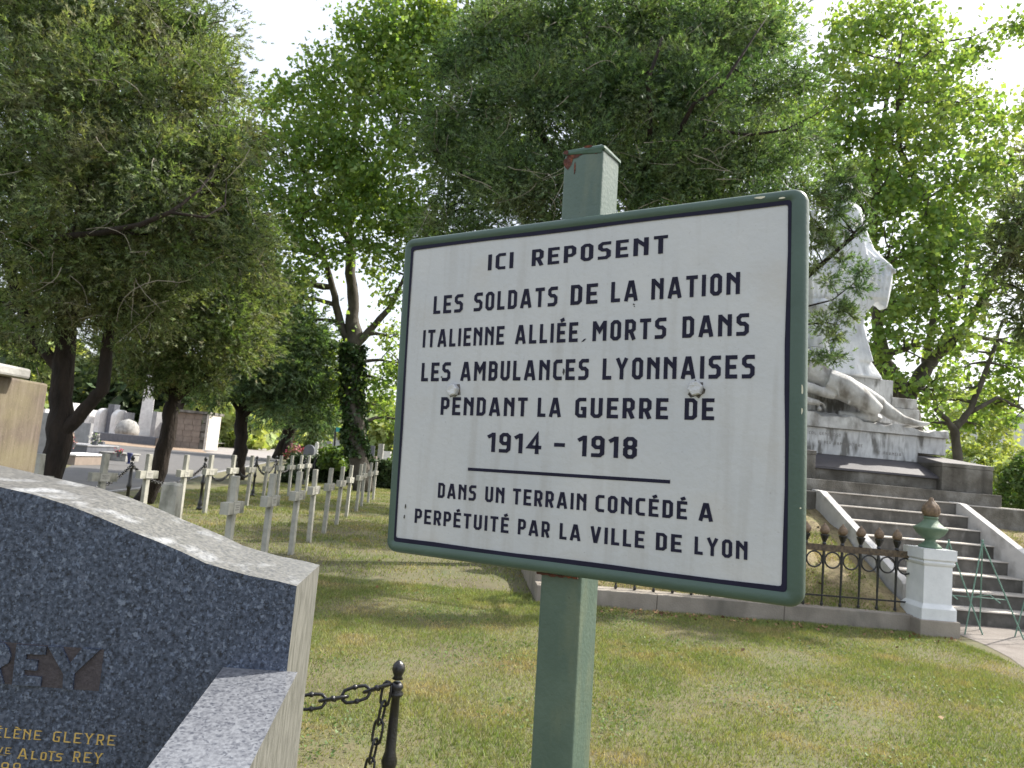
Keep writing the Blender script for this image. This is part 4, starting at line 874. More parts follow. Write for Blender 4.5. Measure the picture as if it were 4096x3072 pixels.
# left foreground juniper
b0 = (-6.25, 10.0, 0)
juniper('huge dark juniper with a forked trunk filling the upper left', b0,
  [([b0, A(232, 1790, 10), A(238, 1640, 10), A(262, 1450, 10), A(270, 1200, 10.1), A(330, 900, 10.2), A(380, 500, 10.2), A(400, 100, 10.3), A(420, -200, 10.4)], [.20, .17, .155, .14, .12, .10, .08, .06, .04]),
   ([A(238, 1740, 10), A(330, 1650, 9.95), A(405, 1560, 9.9), A(435, 1350, 9.8), A(470, 1050, 9.6), A(560, 700, 9.4)], [.10, .085, .08, .07, .055, .04]),
   ([A(262, 1500, 10), A(130, 1350, 9.9), A(40, 1100, 9.8), A(-60, 700, 9.7)], [.08, .07, .06, .04]),
   ([A(290, 1050, 10.1), A(500, 900, 9.4), A(640, 860, 9.1), A(830, 760, 8.8), A(900, 640, 8.6)], [.06, .05, .045, .035, .02]), ([A(180, 955, 8.9), A(400, 930, 8.05), A(560, 900, 7.9), A(680, 850, 7.9), A(800, 760, 8.1), A(880, 640, 8.5)], [.04, .034, .028, .022, .014, .006]), ([A(680, 850, 7.9), A(820, 870, 8.0), A(900, 820, 8.2), A(905, 720, 8.4)], [.018, .014, .010, .005])],
  [(60, 60, 9.5, 300), (330, 40, 9.2, 300), (620, 60, 9.2, 270), (790, 130, 9.4, 140), (100, 380, 8.9, 310), (400, 400, 8.6, 320), (700, 380, 8.8, 280), (860, 330, 9.4, 150), (870, 600, 8.9, 200), (60, 700, 9, 310), (360, 730, 8.5, 300), (640, 700, 8.5, 290), (120, 1000, 9.2, 260), (400, 1000, 9, 270), (680, 970, 9.0, 250), (890, 850, 9.2, 190), (930, 1010, 9.6, 150), (230, 1230, 9.6, 190), (430, 1230, 9.6, 190), (620, 1200, 9.6, 170), (60, 1250, 10.6, 150), (110, 1420, 11, 110),
   (200, 200, 11.5, 380), (600, 200, 11.5, 330), (250, 700, 11.8, 380), (650, 700, 11.8, 330), (200, 1080, 12, 280), (560, 1100, 12, 250), (980, 560, 9.6, 100)],
  M['juniper'], spray=.105, dens=6.2, per=72, cr=.18, twigs=220)
# second and third junipers along the road
b1 = (-7.6, 15.9, 0)
juniper('dark juniper with a leaning single trunk behind the chain, second from the left', b1,
  [([b1, A(640, 1880, 15.8), A(672, 1720, 15.8), A(695, 1600, 15.8), A(715, 1450, 15.8), A(740, 1200, 15.8), A(760, 1000, 15.8)], [.20, .17, .165, .15, .12, .09, .05]),
   ([A(700, 1600, 15.8), A(760, 1545, 15.6), A(840, 1500, 15.4), A(930, 1400, 15.3)], [.09, .075, .06, .03]), ([A(695, 1620, 15.8), A(640, 1530, 15.6), A(600, 1480, 15.6)], [.07, .05, .03])],
  [(560, 1330, 14.6, 190), (760, 1300, 14.6, 210), (700, 1100, 14.8, 220), (900, 1180, 14.8, 180), (920, 1380, 15, 150), (600, 1500, 15.2, 110), (470, 1430, 15.5, 130), (1000, 1080, 15, 120), (760, 1450, 15, 130), (850, 1520, 15.2, 80), (560, 950, 15.5, 200), (850, 950, 15.5, 180), (700, 1250, 17.5, 260), (950, 1300, 17, 130), (980, 900, 16, 110), (1050, 1180, 16, 110), (1060, 950, 16, 90), (1020, 1330, 16, 110)],
  M['juniper'], spray=.15, dens=4.2, per=56, cr=.22, twigs=20)
b2 = (-9.75, 27.4, 0)
juniper('dark juniper standing in the grass verge, third from the left', b2,
  [([b2, A(962, 1800, 27.3), A(965, 1700, 27.3), A(975, 1600, 27.3), A(985, 1400, 27.3), A(1000, 1200, 27.3)], [.27, .235, .22, .21, .15, .08]),
   ([A(966, 1680, 27.3), A(1010, 1630, 27), A(1045, 1570, 26.8), A(1080, 1450, 26.5)], [.11, .09, .075, .04]), ([A(968, 1660, 27.3), A(920, 1590, 27), A(900, 1500, 27)], [.09, .07, .04])],
  [(960, 1450, 25.5, 150), (1120, 1380, 25.5, 160), (1060, 1230, 25.5, 160), (1190, 1500, 26, 130), (860, 1570, 26, 90), (1260, 1600, 27, 90), (1090, 1600, 26, 90), (1200, 1290, 26, 110), (1130, 1540, 27.5, 120), (1010, 1530, 27, 100), (850, 1480, 27, 110), (1270, 1430, 27, 90), (1180, 1380, 27.5, 120), (1080, 1120, 27, 100)],
  M['juniper_cool'], spray=.26, dens=1.8, per=60, cr=.36, twigs=0, lim=.07)
b3 = G(1129, 1838)
juniper('juniper with two leaning trunks by the road bend, far off', b3,
  [([G(1104, 1836), A(1140, 1740, b3[1]), A(1175, 1640, b3[1]), A(1190, 1500, b3[1])], [.34, .30, .26, .15]), ([b3, A(1165, 1730, b3[1]), A(1200, 1640, b3[1]), A(1230, 1540, b3[1])], [.36, .32, .3, .15])],
  [(1160, 1560, 55, 110), (1260, 1600, 55, 110), (1250, 1690, 54, 70), (1300, 1640, 56, 80), (1080, 1620, 58, 80), (1200, 1470, 57, 100), (1330, 1560, 58, 70)],
  M['juniper_cool'], spray=.7, dens=.5, per=40, cr=.8, twigs=0, lim=.12)
# centre juniper above the sign
b4 = (1.45, 12.3, .9)
juniper('broad dark juniper spreading its boughs over the sign', b4,
  [([b4, A(2400, 1500, 12.2), A(2405, 900, 12.1), A(2390, 600, 12), A(2360, 300, 12), A(2330, 0, 12), A(2320, -200, 12)], [.20, .17, .14, .12, .10, .07, .05]),
   ([A(2400, 1050, 12.1), A(2600, 720, 11.6), A(2640, 420, 11.5), A(2660, 150, 11.4), A(2680, -100, 11.4)], [.11, .085, .075, .06, .04]),
   ([A(2600, 760, 10.8), A(2770, 420, 9.75), A(2890, 340, 9.75), A(3060, 80, 10.1)], [.04, .032, .024, .008]), ([A(2600, 760, 10.8), A(2600, 430, 9.9), A(2590, 330, 9.7), A(2650, 150, 9.9)], [.04, .035, .03, .02]),
   ([A(2600, 760, 10.9), A(2840, 520, 9.9), A(3000, 540, 9.8), A(3140, 520, 9.8), A(3260, 460, 9.8), A(3350, 390, 9.9)], [.03, .026, .022, .017, .012, .005]),
   ([A(2500, 900, 11.8), A(2900, 1000, 10.6), A(3230, 1110, 10.0), A(3400, 960, 9.9), A(3500, 880, 9.8)], [.055, .045, .028, .022, .012]),
   ([A(2395, 900, 12.1), A(2200, 600, 11.6), A(2050, 300, 11.3), A(1900, 50, 11.2)], [.08, .065, .05, .03]),
   ([A(2400, 1000, 12.1), A(2100, 800, 11.4), A(1900, 720, 11.1), A(1750, 600, 11)], [.07, .05, .04, .02])],
  [(1960, 130, 11, 200), (2230, 90, 10.8, 250), (2560, 80, 10.8, 250), (2880, 90, 10.8, 230), (1930, 420, 11, 170), (2170, 400, 10.4, 230), (2460, 370, 10.4, 250), (2760, 400, 10.3, 240), (3040, 380, 10.6, 160), (3010, 650, 10.2, 190), (1830, 700, 11, 140), (2050, 730, 10.4, 200), (2300, 700, 10.4, 220), (2560, 700, 10.4, 220), (2800, 720, 10.3, 200), (1890, 930, 11, 120), (2150, 900, 11, 150), (2650, 850, 11, 160), (2950, 820, 10.8, 140), (3180, 790, 10, 100), (3060, 130, 11, 150), (3200, 560, 10, 90), (3200, 330, 10.4, 90), (1780, 480, 11, 110), (1760, 870, 11.2, 110), (2100, 250, 13, 300), (2500, 250, 13, 320), (2900, 250, 13, 260), (2000, 650, 13, 260), (2400, 650, 13, 300), (2800, 650, 13, 280), (1780, 620, 11.4, 120), (1800, 250, 11.4, 110), (3120, 650, 12, 130)],
  M['juniper_cool'], spray=.105, dens=7.2, per=72, cr=.19, twigs=200)
# low boughs of the same kind in front of the statue
b5 = (3.6, 12.6, 1.2)
juniper('slender juniper boughs hanging in front of the white statue', b5,
  [([b5, A(3050, 1500, 11.5), A(3060, 1200, 10.6), A(3180, 1130, 10.1), A(3290, 1050, 9.9), A(3400, 950, 9.8), A(3470, 880, 9.8)], [.07, .055, .035, .026, .022, .016, .008]),
   ([A(3060, 1200, 10.6), A(3210, 1230, 10), A(3330, 1200, 9.9), A(3420, 1130, 9.8)], [.02, .014, .010, .006]), ([A(3050, 1400, 11), A(3200, 1300, 10.1), A(3300, 1290, 9.9), A(3360, 1300, 9.9)], [.02, .014, .010, .006])],
  [(3260, 900, 9.8, 50), (3330, 860, 9.8, 45), (3390, 790, 9.8, 45), (3310, 960, 9.8, 55), (3400, 930, 9.8, 45), (3450, 890, 9.8, 45), (3250, 1060, 9.8, 40), (3380, 1040, 9.8, 35), (3450, 1080, 9.8, 35), (3320, 1120, 9.8, 32), (3430, 1150, 9.8, 30), (3360, 1230, 9.8, 40), (3400, 1260, 9.8, 36), (3300, 1290, 9.8, 36), (3340, 1340, 9.8, 36), (3260, 1420, 9.8, 26), (3330, 1430, 9.8, 30), (3270, 770, 9.8, 50), (3240, 980, 9.8, 35), (3370, 735, 9.8, 42), (3410, 690, 9.8, 45), (3340, 690, 9.8, 45), (3430, 760, 9.8, 36)],
  M['juniper_cool'], spray=.075, dens=11, per=40, cr=.075, twigs=8, lim=.012, subs=2)
# dark juniper mass entering from the right edge
b6 = (9.9, 11.5, 0)
juniper('dark juniper boughs reaching in from the right edge', b6,
  [([b6, A(4400, 1500, 11.5), A(4380, 1000, 11.5), A(4360, 500, 11.5)], [.16, .13, .1, .05])],
  [(4100, 840, 11, 100), (4070, 1000, 11, 120), (4010, 1050, 11.2, 75), (4120, 1180, 11, 120), (4200, 1000, 11.5, 180), (4250, 700, 11.5, 200), (4090, 1290, 11.2, 70), (4030, 900, 11.3, 60), (4300, 1300, 11.5, 200)],
  M['juniper'], spray=.15, dens=5.5, per=40, cr=.14, twigs=6)

# plane tree with the ivy trunk
b7 = (-5.0, 27.0, 0); Yb = 27
broad('tall plane tree with an ivy covered trunk beyond the hedge', b7,
  [([b7, A(1420, 1700, Yb), A(1410, 1500, Yb), A(1415, 1360, Yb), A(1412, 1230, Yb), A(1400, 1050, Yb), A(1395, 850, Yb), A(1420, 500, Yb), A(1450, 200, Yb)], [.36, .33, .31, .30, .21, .18, .15, .11, .06]),
   ([A(1405, 1400, Yb), A(1360, 1290, Yb), A(1330, 1150, 26.5), A(1290, 1000, 26)], [.18, .15, .12, .08]), ([A(1425, 1380, Yb), A(1480, 1320, Yb), A(1560, 1230, 26.5), A(1620, 1100, 26)], [.16, .13, .10, .06]),
   ([A(1398, 960, Yb), A(1250, 780, 25.5), A(1190, 620, 25), A(1140, 520, 25)], [.12, .10, .075, .05]), ([A(1398, 900, Yb), A(1560, 600, 25.5), A(1640, 300, 25), A(1660, 50, 25)], [.10, .08, .06, .04])],
  [(1480, 130, 24, 170), (1640, 60, 24.5, 190), (1340, 330, 24, 150), (1180, 430, 24, 140), (1040, 420, 25, 90), (1520, 370, 24, 200), (1700, 300, 24.5, 170), (1300, 560, 24, 170), (1120, 600, 24, 150), (1480, 640, 24, 190), (1690, 560, 24.5, 180), (1020, 760, 24.5, 120), (1180, 800, 24, 150), (1340, 800, 24.5, 130), (1560, 830, 24.5, 150), (1700, 800, 25, 150), (1100, 990, 25, 130), (1270, 980, 25, 110), (1420, 950, 25, 100), (1620, 1010, 25, 110), (1210, 1130, 25.5, 90), (1550, 1180, 26, 70), (1500, 1060, 26, 70), (1530, 1520, 27.5, 90), (1600, 1450, 27, 80), (1330, 1480, 27.5, 100), (1290, 1380, 27, 90), (1520, 1620, 28, 80), (1240, 1530, 28, 80), (1560, 1350, 27, 50), (1330, 1590, 28, 60), (1390, 180, 24.5, 100), (960, 620, 25, 110), (1600, 1680, 28, 60), (880, 480, 25, 90), (900, 800, 25, 120), (950, 1000, 25.5, 110), (1740, 100, 25, 150), (1760, 450, 25, 120), (1650, 880, 25, 110), (1400, 700, 26, 160), (1230, 900, 26, 130), (1050, 1130, 26, 110), (1130, 1200, 26, 110), (1230, 1280, 26.5, 70), (1700, 950, 26, 110), (1660, 1180, 26.5, 60), (1450, 820, 26, 130), (1720, 200, 26, 180), (1560, 250, 26, 180), (1300, 450, 26, 150), (3000, 100, 26, 250), (2300, 300, 26, 300), (2000, 600, 26, 260), (2700, 600, 26, 300), (2000, 150, 26, 250), (2650, 150, 26, 260), (3100, 500, 26, 220)],
  M['plane_leaf'], leaf=.15, dens=1.9, per=72, cr=.42)
# ivy sleeve
ip = rng.uniform(0, 1, 5200); ia = rng.uniform(0, 2 * math.pi, 5200); c0 = np.array([A(1424, 1830, Yb), A(1420, 1700, Yb), A(1410, 1500, Yb), A(1415, 1380, Yb)])
iz = ip * 3; ii = np.minimum(iz.astype(int), 2); fr3 = (iz - ii)[:, None]; ic = c0[ii] * (1 - fr3) + c0[ii + 1] * fr3
rr_ = .36 + .10 * np.sin(ia * 3 + ip * 20) + rng.normal(size=5200) * .06
ipos = ic + np.stack([np.cos(ia) * rr_, np.sin(ia) * rr_, np.zeros(5200)], 1)
iv = thing('ivy', 'dark ivy sleeve clinging to the plane trunk beyond the hedge', 'ivy', tuple(c0[0]))
scatter_mesh('leaves', ipos - c0[0], .13 * rng.uniform(.6, 1.3, 5200), frames(5200), LEAF, LEAF_L, LEAF_C, M['ivy'], iv)['kind'] = 'stuff'
# big plane trees behind the memorial
b8 = (11.3, 21.0, 0); Yc = 20
broad('large plane tree with many fanning limbs right behind the memorial', (10.9, 20, 0),
  [([(10.9, 20, 0), A(3640, 1750, Yc), A(3620, 1640, Yc), A(3580, 1540, Yc), A(3530, 1450, Yc), A(3510, 1330, Yc), A(3490, 1100, Yc), A(3500, 700, Yc), A(3560, 300, Yc)], [.42, .36, .33, .30, .26, .13, .11, .09, .05]),
   ([A(3610, 1630, Yc), A(3680, 1500, Yc), A(3740, 1430, Yc), A(3860, 1310, Yc), A(3960, 1160, Yc), A(4050, 950, Yc)], [.22, .20, .16, .12, .09, .05]),
   ([A(3700, 1480, Yc), A(3710, 1400, 20.2), A(3735, 1280, 20.4), A(3740, 1100, 20.4), A(3700, 800, 20)], [.13, .11, .09, .07, .05]),
   ([A(3740, 1430, Yc), A(3790, 1330, 19.8), A(3840, 1200, 19.7), A(3880, 1000, 19.5)], [.11, .09, .08, .05]),
   ([A(3520, 1430, Yc), A(3450, 1350, 19.7), A(3420, 1300, 19.5)], [.08, .06, .04]),
   ([A(3700, 800, 20), A(3600, 600, 19.6), A(3590, 420, 19.4), A(3600, 200, 19.4)], [.07, .075, .06, .04]), ([A(3590, 440, 19.4), A(3660, 260, 19.3), A(3760, 170, 19.2), A(3880, 150, 19.2)], [.05, .04, .03, .02])],
  [(3420, 70, 19.5, 160), (3600, 60, 19.5, 140), (3420, 300, 18.8, 150), (3380, 500, 19, 150), (3600, 330, 18.6, 150), (3760, 300, 19.2, 110), (3560, 560, 18.5, 180), (3750, 520, 18.6, 150), (3920, 480, 19.2, 120), (3500, 780, 18.6, 170), (3700, 760, 18.5, 180), (3880, 730, 18.8, 140), (4040, 620, 19.2, 100), (3560, 1000, 18.6, 170), (3740, 990, 18.5, 170), (3900, 950, 18.8, 130), (3600, 1200, 18.8, 150), (3770, 1180, 18.6, 140), (3520, 1380, 19, 110), (3680, 1370, 19.2, 120), (3830, 1350, 19.5, 90), (3920, 1220, 19.6, 90), (3600, 1550, 19, 90), (3740, 1560, 19.2, 90), (4060, 110, 20, 60), (3990, 470, 20, 80), (4090, 480, 20, 80), (3700, 150, 19.5, 90), (4000, 820, 19.5, 110), (4080, 1380, 20, 50), (3980, 1120, 19.5, 80), (3330, 200, 19.5, 110), (3300, 640, 19.5, 120), (3350, 760, 19.4, 110), (3560, 200, 21, 200), (3800, 400, 21, 180), (3550, 700, 21, 220), (3800, 900, 21, 200), (3600, 1150, 21, 180), (3250, 450, 21, 180), (3960, 640, 21, 120), (3850, 200, 20, 80)],
  M['plane_leaf'], leaf=.135, dens=2.2, per=62, cr=.32, subs=5)
broad('younger forked plane tree right of the memorial steps', (12.9, 21, 0),
  [([(12.9, 21, 0), A(3835, 1850, 21), A(3822, 1730, 21), A(3790, 1680, 21), A(3745, 1640, 21), A(3730, 1560, 21)], [.15, .13, .12, .075, .06, .03]), ([A(3815, 1720, 21), A(3880, 1640, 21), A(3930, 1520, 21), A(3980, 1380, 21), A(4010, 1280, 21)], [.10, .085, .07, .055, .035]), ([A(3880, 1650, 21), A(3990, 1590, 21), A(4100, 1640, 21)], [.07, .05, .03])],
  [(3700, 1600, 21, 60), (3780, 1600, 21.5, 70), (3860, 1550, 21.5, 70), (3960, 1500, 21.5, 60), (4030, 1590, 21.5, 60), (3960, 1620, 21.5, 60), (4070, 1470, 21.5, 50), (3900, 1700, 22, 60), (4060, 1680, 22, 60), (3720, 1690, 22, 60), (3850, 1400, 21.5, 60), (4000, 1400, 21.5, 60), (4080, 1530, 21.5, 60), (3900, 1620, 23, 80), (3760, 1700, 24, 80), (4100, 1400, 22, 60), (3820, 1480, 23, 70), (3960, 1560, 23, 60)],
  M['plane_leaf'], leaf=.14, dens=2.2, per=34, cr=.24)

# far vegetation masses closing the horizon
def far_tree(label, px, py_top, Y, rpx, m, leaf, n, trunk=True, cat='tree', name='background_tree', squash=1.0, zmin=None, group=None):
    c = at(px, py_top, Y); r = rpx * Y / FPX; base = (c.x, Y, 0); zc = max(r * squash * .6, c.z - r * squash)
    t = thing(name, label, cat, base, 0, group)
    if trunk: MB().tube(bend((0, 0, 0), (0, 0, zc), 5, .03), [r * .09, r * .08, r * .07, r * .06, r * .05, r * .03], 8).build('trunk', M['bark'], t)
    u = rng.normal(size=(n, 3)); u /= np.linalg.norm(u, axis=1)[:, None]
    lump = 1 + .18 * np.sin(u[:, 0] * 6 + px) + .15 * np.sin(u[:, 2] * 7 + u[:, 1] * 5 + py_top)
    P_ = u * (r * lump * rng.uniform(.55, 1.0, n) ** .6)[:, None]; P_[:, 2] = P_[:, 2] * squash + zc
    if zmin is not None: P_[:, 2] = np.abs(P_[:, 2] - zmin) + zmin
    scatter_mesh('crown' if trunk else 'leaves', P_, leaf * rng.uniform(.6, 1.3, n), frames(n, .4), LEAF, LEAF_L, LEAF_C, m, t)['kind'] = 'stuff'
    return t
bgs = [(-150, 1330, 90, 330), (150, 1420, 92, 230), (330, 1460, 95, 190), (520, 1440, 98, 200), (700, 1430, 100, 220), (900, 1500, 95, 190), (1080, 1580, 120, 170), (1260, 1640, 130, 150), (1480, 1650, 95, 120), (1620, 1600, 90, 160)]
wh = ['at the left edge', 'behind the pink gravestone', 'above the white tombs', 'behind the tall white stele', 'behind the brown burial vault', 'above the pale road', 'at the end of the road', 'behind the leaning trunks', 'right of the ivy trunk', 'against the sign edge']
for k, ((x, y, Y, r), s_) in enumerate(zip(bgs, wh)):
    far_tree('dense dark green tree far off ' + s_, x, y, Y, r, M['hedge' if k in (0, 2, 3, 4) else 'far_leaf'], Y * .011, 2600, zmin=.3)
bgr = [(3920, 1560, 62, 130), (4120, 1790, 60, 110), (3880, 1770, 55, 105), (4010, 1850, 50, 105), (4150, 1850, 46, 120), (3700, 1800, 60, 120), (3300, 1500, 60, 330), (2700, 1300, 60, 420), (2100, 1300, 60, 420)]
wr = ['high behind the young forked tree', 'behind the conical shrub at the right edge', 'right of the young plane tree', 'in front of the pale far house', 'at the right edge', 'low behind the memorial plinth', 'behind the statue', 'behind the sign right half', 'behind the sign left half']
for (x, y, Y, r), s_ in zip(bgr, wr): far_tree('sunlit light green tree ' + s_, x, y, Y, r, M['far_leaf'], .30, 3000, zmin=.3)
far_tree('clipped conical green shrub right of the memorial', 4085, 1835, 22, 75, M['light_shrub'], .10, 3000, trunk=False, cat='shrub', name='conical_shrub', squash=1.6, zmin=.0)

# hedge and shrub at the end of the cross rows
hg = thing('hedge', 'clipped dark green hedge closing the end of the cross rows', 'hedge', (-5.6, 31, 0))
n = 15000; hp = np.stack([rng.uniform(-3.2, 5.2, n), rng.uniform(-.6, .6, n), rng.uniform(0, 1, n) ** .8 * .98], 1); 
s_ = rng.integers(0, 3, n); hp[s_ == 0, 1] = -.6; hp[s_ == 1, 2] = .98; hp += rng.normal(size=(n, 3)) * .05; hp[:, 2] += .06 * np.sin(hp[:, 0] * 3)
scatter_mesh('leaves', hp, .12 * rng.uniform(.6, 1.4, n), frames(n), LEAF, LEAF_L, LEAF_C, M['hedge'], hg)['kind'] = 'stuff'
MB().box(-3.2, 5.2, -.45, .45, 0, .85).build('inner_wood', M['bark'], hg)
far_tree('bright green ragged shrub growing above the hedge, left part', 1350, 1785, 30, 65, M['light_shrub'], .14, 1600, trunk=False, cat='shrub', name='shrub', squash=.8, zmin=.6)
far_tree('dark rounded bush in front of the road behind the chain posts', 1180, 1860, 28, 60, M['hedge'], .12, 1500, trunk=False, cat='shrub', name='bush', squash=.7, zmin=.0)
far_tree('yellow green bush at the hedge end beside the sign', 1580, 1830, 33, 45, M['light_shrub'], .14, 900, trunk=False, cat='shrub', name='shrub', squash=.8, zmin=.5)
for k, (x, yb, xt, yt, lab) in enumerate([(545, 1742, 490, 1560, 'thin curved dark trunk beside the white stele'), (880, 1752, 945, 1600, 'slim leaning dark trunk left of the far road'), (1050, 1785, 1075, 1640, 'slim upright dark trunk in the far verge'), (1000, 1765, 1010, 1640, 'thin grey trunk between the far verge trees'), (700, 1775, 735, 1600, 'brown trunk beside the burial vault')]):
    b = gnd(x, yb); t = thing('background_tree', lab, 'tree', (b.x, b.y, 0)); tp_ = at(xt, yt, b.y)
    MB().tube(bend((0, 0, 0), Vector((tp_.x - b.x, 0, tp_.z)), 5, .08), [b.y * .0056 * (1 - .09 * i) for i in range(6)], 8).build('trunk', M['bark'], t, smooth=True)
    n = 900; u = rng.normal(size=(n, 3)); u /= np.linalg.norm(u, axis=1)[:, None]; r = b.y * .035
    scatter_mesh('crown', u * (r * rng.uniform(.4, 1, n))[:, None] + np.array([tp_.x - b.x, 0, tp_.z + r * .75]), b.y * .009 * rng.uniform(.6, 1.3, n), frames(n), LEAF, LEAF_L, LEAF_C, M['hedge'], t)['kind'] = 'stuff'

# ================================================================ BACKGROUND GRAVES AND BUILDINGS
def stone(label, px, yb, yt, wpx, m, name='tombstone', shape='box', th=.22, Y=None, z0=0.0, cat='tombstone', rz=0.0, yaw_side=None, group=None):
    """px, yb, yt, wpx are photograph measures turned into metres at the stone's own ground point"""
    g = gnd(px, yb) if Y is None else at(px, yb, Y); Y = g.y; tp_ = at(px, yt, Y); k = Y / FPX; hw = wpx * k / 2; h = tp_.z; x = (g.x + (0 if Y is None else 0))
    lean = 0
    t = thing(name, label, cat, (at(px, (yb + yt) / 2, Y).x, Y, z0), rz, group); h -= z0; t.rotation_euler.z = rz or (R(72) if z0 else 0); hw *= (1.7 if z0 and not rz else 1); th = max(th, .0)
    mb = MB()
    if shape == 'box': mb.box(-hw, hw, 0, th, -.05, h)
    elif shape == 'round':
        pts = [Vector((-hw, 0, -.05)), Vector((-hw, 0, h - hw))] + [Vector((-hw * math.cos(R(a)), 0, h - hw + hw * math.sin(R(a)))) for a in range(15, 180, 15)] + [Vector((hw, 0, h - hw)), Vector((hw, 0, -.05))]
        mb.prism(pts, (0, th, 0))
    elif shape == 'taper': mb.hexa([(-hw, 0, -.05), (hw, 0, -.05), (hw, th, -.05), (-hw, th, -.05)], [(-hw * .72, 0, h), (hw * .72, 0, h), (hw * .72, th, h), (-hw * .72, th, h)])
    elif shape == 'arch': mb.prism([Vector((-hw, 0, -.05)), Vector((-hw, 0, h * .88)), Vector((-hw * .5, 0, h * .97)), Vector((0, 0, h)), Vector((hw * .5, 0, h * .97)), Vector((hw, 0, h * .88)), Vector((hw, 0, -.05))], (0, th, 0))
    o = mb.build('stele', m, t, bevel=.01)
    MB().box(-hw * 1.2, hw * 1.2, -.05 - th * .4, th * 1.4, -.05, h * .06).build('base', m, t)
    return t, hw, h, Y
gB = 'tombstones beyond the road'
wsn, gsn, sl_ = M['white_stone'], M['grey_slab'], M['slate']
stone('sunlit white tomb block seen between the forks of the big trunk', 297, 1748, 1612, 50, wsn, group=gB, th=1, Y=70, z0=.53)
stone('narrow pale stele right of the forked trunk', 372, 1745, 1640, 26, wsn, group=gB, th=.5, Y=70, z0=.53)
stone('bright white round topped stele, left of the pair above the ledge', 425, 1742, 1634, 40, wsn, shape='round', group=gB, th=.6, Y=70, z0=.53)
stone('bright white round topped stele, right of the pair above the ledge', 487, 1745, 1640, 38, wsn, shape='round', group=gB, th=.6, Y=70, z0=.53)
stone('dark slate stele between the two round topped white ones', 458, 1738, 1618, 22, sl_, group=gB, th=.5, Y=70, z0=.53)
stone('grey stele beside the curved trunk', 520, 1745, 1650, 20, gsn, group=gB, th=.5, Y=70, z0=.53)
stone('small white headstone right of the pink gravestone', 192, 1700, 1636, 18, wsn, group=gB, th=.4, Y=70, z0=.53)
tb = at(505, 1750, 67); t = thing('round_tombstone', 'grey ball shaped tombstone on the dark ledge', 'tombstone', (tb.x, 67, .36))
MB().box(-.7, .7, -.5, .5, 0, .25).build('base', gsn, t); MB().lathe([(.0, 0), (.9, .0), (1.02, .5), (.92, 1.0), (.62, 1.4), (.0, 1.62)], (0, 0, .25), 20).build('boulder', M['grey_stone'], t, smooth=True)
t, hw, h, Y = stone('tall tapering white obelisk with pale lit side', 590, 1748, 1500, 50, wsn, name='obelisk', shape='taper', th=1.2, cat='obelisk', rz=R(25), Y=70, z0=.53)
stone('small white tablet leaning by the obelisk', 623, 1742, 1688, 14, wsn, group=gB, th=.4, Y=70, z0=.53)
stone('blue grey slab behind the leaning trunk', 652, 1745, 1650, 46, gsn, group=gB, th=.5, Y=70, z0=.53)
stone('thin white upright between trunk and burial vault', 708, 1745, 1665, 14, wsn, group=gB, th=.8, Y=70, z0=.53)
# burial vault
vb = at(765, 1790, 64); t = thing('burial_vault', 'brownish stone burial vault with a pale corner pier beside the road', 'burial vault', (at(765, 1720, vb.y).x, vb.y, .15)); kY = vb.y / FPX; vh = at(800, 1655, vb.y).z - .15
for r_ in range(6):
    for c_i in range(3):
        off = .12 if r_ % 2 else 0; x0 = -68 * kY + c_i * 35 * kY + off; MB().box(x0, x0 + 35 * kY - .03, 0, 2.5, vh * r_ / 6, vh * (r_ + 1) / 6 - .03).build('stone_block', M['brown_block'], t)
MB().box(-66 * kY, 36 * kY, .06, 2.45, 0, vh * .99).build('core', M['brown_block'], t)
for r_ in range(4): MB().box(37 * kY + .05, 60 * kY, -.1 + .04 * (r_ % 2), 2.4, vh * r_ / 4, vh * (r_ + 1) / 4 - .05).build('quoin', M['old_stone'], t)
MB().box(60.5 * kY, 70 * kY, -.25, 2.4, 0, vh).build('corner_pier', M['tread'], t)
MB().box(-75 * kY, 74 * kY, -.35, 2.8, vh + .005, vh + .22).build('roof_slab', M['old_stone'], t)
# dark ledge
lb = at(560, 1775, 63.5); kY = lb.y / FPX; t = thing('ledge', 'long low dark stone ledge under the white tombs', 'wall', (at(560, 1765, lb.y).x, lb.y, 0))
MB().box(-200 * kY, 60 * kY, 0, .6, 0, at(500, 1738, lb.y).z).build('coping', M['slate'], t, bevel=.03); MB().box(62 * kY, 125 * kY, -.05, .8, 0, at(560, 1745, lb.y).z * .95).build('end_block', M['brown_block'], t, bevel=.03)
# nearer slab graves left of the road
def slab(label, x0, x1, yb, zt, dep, m, m2=None):
    a = gnd(x0, yb); b = gnd(x1, yb); Y = a.y; t = thing('grave_slab', label, 'grave', ((a.x + b.x) / 2, Y, 0), 0, 'slab graves between the crosses and the road'); hw = (at(x1, yb, Y).x - at(x0, yb, Y).x) / 2
    MB().box(-hw, hw, 0, dep, -.05, zt - .06).build('plinth', m2 or m, t, bevel=.01); MB().box(-hw - .04, hw + .04, -.05, dep + .05, zt - .059, zt).build('lid', m, t, bevel=.01); return t
slab('white topped grave slab with a pinkish side by the thick trunk', 240, 345, 1856, .40, 2.2, wsn, M['brown_block'])
slab('long grey grave slab behind the white topped one', 235, 470, 1828, .62, 2.5, gsn, sl_)
slab('low pale grave curb in the grass verge', 445, 555, 1842, .36, 1.2, M['grey_stone'])
stone('tall grey stele standing on the slab graves', 325, 1822, 1690, 60, gsn, th=.25, group=gB)
stone('small dark tablet with a flower bowl on top', 388, 1815, 1765, 42, sl_, th=.2, group=gB)
stone('dark grey headstone hidden behind the pink gravestone', 178, 1826, 1650, 40, gsn, th=.25, group=gB)
